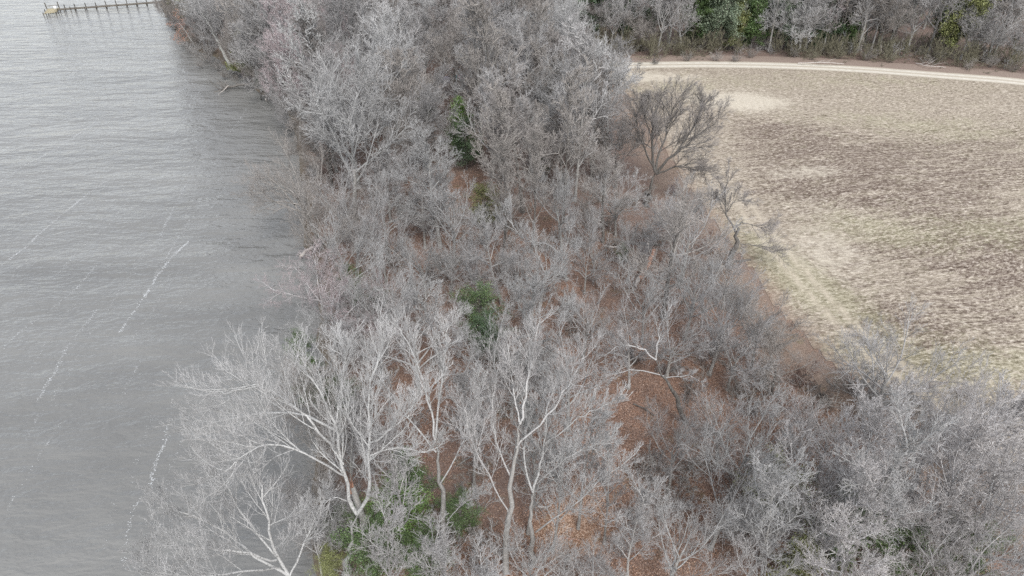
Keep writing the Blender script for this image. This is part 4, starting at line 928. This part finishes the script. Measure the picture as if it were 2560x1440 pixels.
# ------------------------------------------------------------------ pier
PZ = -.10
pA = at_z(146, 23, PZ); pB = at_z(404, 4, PZ)
u = norm(pB[:2] - pA[:2]); nrm_ = np.array([-u[1], u[0]]); Lp = np.linalg.norm(pB[:2] - pA[:2]) + 14; ang = math.atan2(u[1], u[0])
root = bpy.data.objects.new('pier', None); COL.objects.link(root); root.location = (pA[0], pA[1], 0)
def L3(s, t, z): p = u * s + nrm_ * t; return [p[0], p[1], z]
mb = MB()
for i in range(int(Lp / .16)): mb.box(L3(i * .16 + .08, 0, PZ + R_.uniform(-.006, .006)), (.072, .60, .03), ang)
for t in (-.5, .5): mb.box(L3(Lp / 2, t, PZ - .13), (Lp / 2, .05, .098), ang)
mb.build('walkway', M['wood'], root)
i = 0
while 1.4 + i * 2.5 < Lp:
    for t in (-.70, .78):
        mb = MB(); lx = R_.uniform(-.12, .12); mb.bar(L3(1.4 + i * 2.5, t, -3), L3(1.4 + i * 2.5 + lx, t, PZ + (1.0 if t > 0 else .12) + R_.uniform(-.12, .15)), .13, .11, 8); mb.build('post', M['wood'], root)
    mb = MB(); mb.box(L3(1.4 + i * 2.5 + .16, 0, PZ - .02), (.05, .95, .10), ang); mb.build('crossbeam', M['wood'], root)
    i += 1
W2, T0, T1 = 1.35, -4.0, 1.3
mb = MB()
for i in range(int((T1 - T0) / .17)): mb.box(L3(-W2, T0 + .09 + i * .17, PZ + .04), (W2, .078, .03), ang)
for s_ in (-.1, -2 * W2 + .1, -W2): mb.box(L3(s_, (T0 + T1) / 2, PZ - .12), (.06, (T1 - T0) / 2 - .05, .115), ang)
mb.build('platform', M['deck'], root)
for s_ in (.12, -2 * W2 - .12):
    for t, h in ((T0, .25), (T1 - .1, 1.6), (-1.4, .5)):
        mb = MB(); mb.bar(L3(s_, t, -3), L3(s_ - .1, t, PZ + h), .13, .12, 8); mb.build('post', M['wood'], root)
mb = MB(); mb.box(L3(-W2, T1 - .1, PZ + .75), (W2, .04, .07), ang); mb.build('rail', M['wood'], root)
mb = MB(); mb.box(L3(-.65, .2, PZ + .42), (.3, .25, .35), ang); mb.box(L3(-.65, .2, PZ + .79), (.33, .28, .03), ang); mb.build('locker', cloth('white_box', (.7, .7, .68)), root)
tag(root, "long narrow wooden pier with square platform at its water end", 'pier')
pm = at_z(180, 30, WATER_Z); mb = MB(); mb.bar((pm[0], pm[1], -3), (pm[0] - .35, pm[1] + .3, .45), .12, .10, 8)
mp = mb.build('mooring_post', M['wood']); tag(mp, "lone leaning mooring post standing in the water in front of the pier", 'post')

# ------------------------------------------------------------------ undergrowth, fallen leaves, litter sticks (uncountable)
rng = np.random.default_rng(91)
def merged(name, src, spots, mat, label, cat):
    mb = MB()
    for part in src:
        V = np.concatenate(part.v); Q = np.concatenate(part.q)
        for (x, y, z, s, a) in spots:
            ca, sa = math.cos(a) * s, math.sin(a) * s
            mb.add(np.column_stack([V[:, 0] * ca - V[:, 1] * sa + x, V[:, 0] * sa + V[:, 1] * ca + y, V[:, 2] * s + z]), Q)
    tag(mb.build(name, M[mat]), label, cat, kind='stuff')
LOW = dict(n=(4, 4, 3, 2), minr=.011, up=.25, t0=.1, l2=.5)
low1 = make_shrub(401, 2.0, 7, LOW, .05, .7)['raw']; low2 = make_shrub(402, 2.8, 6, LOW, .2, .6)['raw']
spots = {0: [], 1: []}
t = 0
while t < 60:                       # the near right corner thicket runs out into the field
    px_, py_ = rng.uniform(1880, 2700), rng.uniform(960, 1440)
    if py_ < 960 + (px_ - 2000) * .14: continue
    p = at_z(px_, py_)
    t += 1; spots[t % 2].append((p[0], p[1], 0, rng.uniform(.8, 1.5), rng.random() * 6.28))
t = 0
while t < 900:
    y = rng.uniform(30, 225); x = rng.uniform(-.55 * y, .75 * y + 8)
    if not in_wood(x, y): continue
    if vnoise(np.array([[x, y]]), 11, 55, 3)[0] < .36: continue
    qx, qy, _d = project((x, y, 0))
    if any(math.hypot(qx - a, qy - b) < r2 for a, b, r2 in KEEP[:4]): continue
    t += 1; spots[t % 2].append((x, y, zland(x, y), rng.uniform(.6, 1.25), rng.random() * 6.28))
merged('undergrowth', low1, spots[0], 'twig_brown', "low brownish tangle of bare undergrowth filling the wood floor", 'undergrowth')
merged('undergrowth', low2, spots[1], 'twig_grey', "knee high grey brush and saplings scattered through the wood", 'undergrowth')
# thicket edge band along the far side of the track
sp2 = []
tl = np.array([at_z(x, y)[:2] for x, y in [(1480, 148), (1600, 147), (1750, 144), (1850, 142)]]); tl2 = np.array([at_z(x, y)[:2] for x, y in [(1960, 145), (2080, 148), (2250, 155), (2400, 168), (2600, 188)]])
for L_ in (tl, tl2):
    for p in dense(L_, .8): sp2.append((p[0] + rng.normal() * .8, p[1] + rng.uniform(0, 9), 0, rng.uniform(.9, 1.9), rng.random() * 6.28))
merged('brush', low2, sp2, 'twig_olive', "continuous low olive brown brush along the far verge", 'brush')
mb = MB(); N = 60000; yy = 22 + 75 * rng.random(N) ** 1.3; xx = rng.uniform(-.25, .75, N) * yy
ok = (seg_dist(np.column_stack([xx, yy]), shore) > 3.2) & (seg_dist(np.column_stack([xx, yy]), fedge) < .5)
xx, yy = xx[ok], yy[ok]; zz = np.clip(0 * xx, 0, 0) + (vnoise(np.column_stack([xx, yy]), 9, 9) - .5) * .5 * np.clip((seg_dist(np.column_stack([xx, yy]), shore) - 3) / 5, 0, 1) + .02
mb.leaves(np.column_stack([xx, yy, zz]), .035 + .035 * rng.random(len(xx)), rng, 1.2, .7)
M['litter'] = leafmat('fallen_leaves', (.14, .08, .05), (.30, .165, .10), (.52, .38, .29))
tag(mb.build('fallen_leaves', M['litter']), "loose orange and tan fallen leaves over the wood floor", 'leaves', kind='stuff')

# ------------------------------------------------------------------ labels that single out each tree
LM = [(145,22,'pier platform'),(400,12,'shore end of the pier'),(600,215,'fallen tree in the water'),(1146,195,'teal and pink bundle'),(1155,315,'bright green evergreen'),(1640,350,'big dark field-edge tree'),
      (1840,600,'half dead tree'),(1180,470,'bare orange clearing'),(1330,603,'sweeping pale limb'),(1615,660,'split fallen logs'),(765,632,'bleached driftwood'),(1190,790,'dark central evergreen'),(900,1100,'forked whitish tree'),
      (1430,1290,'bright orange leaf patch'),(1690,980,'crooked leaning trunk'),(2060,950,'dark corner thicket'),(2250,1380,'bottom right evergreen'),(2350,1110,'pale gap in the trees'),(1475,190,'start of the sandy track'),
      (1780,40,'big grey green evergreens'),(2150,90,'bleached snag'),(2390,70,'far right evergreen'),(740,50,'pinkest far crown'),(980,50,'top edge of the wood'),(1250,40,'top centre of the wood'),(740,440,'bulging shore crowns'),
      (1000,1300,'foreground evergreens'),(480,1350,'bottom left corner'),(1560,840,'middle of the wood'),(1480,420,'shaded hollow'),(980,650,'silvery middle stand'),(1900,870,"wood's bulging field side")]
ORD = ['nearest', 'second nearest', 'third nearest', 'fourth nearest', 'fifth nearest', 'sixth nearest', 'seventh nearest', 'eighth nearest', 'ninth nearest', 'tenth nearest', 'eleventh nearest', 'twelfth nearest']
groups = {}
for r, px, py, look, noun, cat in ALL:
    d, i = min(((px - a) ** 2 + ((py - b) * 1.5) ** 2, i) for i, (a, b, _) in enumerate(LM))
    a, b, nm = LM[i]; dx, dy = px - a, (py - b) * 1.5
    rel = ('left of' if dx < 0 else 'right of') if abs(dx) > abs(dy) else ('behind' if dy < 0 else 'in front of')
    groups.setdefault((look, noun, cat, rel, nm), []).append((d, r))
for (look, noun, cat, rel, nm), lst in groups.items():
    lst.sort(key=lambda q: q[0])
    for i, (d, r) in enumerate(lst):
        extra = f", {ORD[min(i, 11)]}" if len(lst) > 1 else ""
        tag(r, f"{look} {noun} {rel} the {nm}{extra}", cat, {'tree': 'bare trees of the wood', 'evergreen tree': 'evergreens among the bare trees', 'shrub': 'shrubs in and around the wood'}[cat])
print("objects", len(bpy.data.objects))
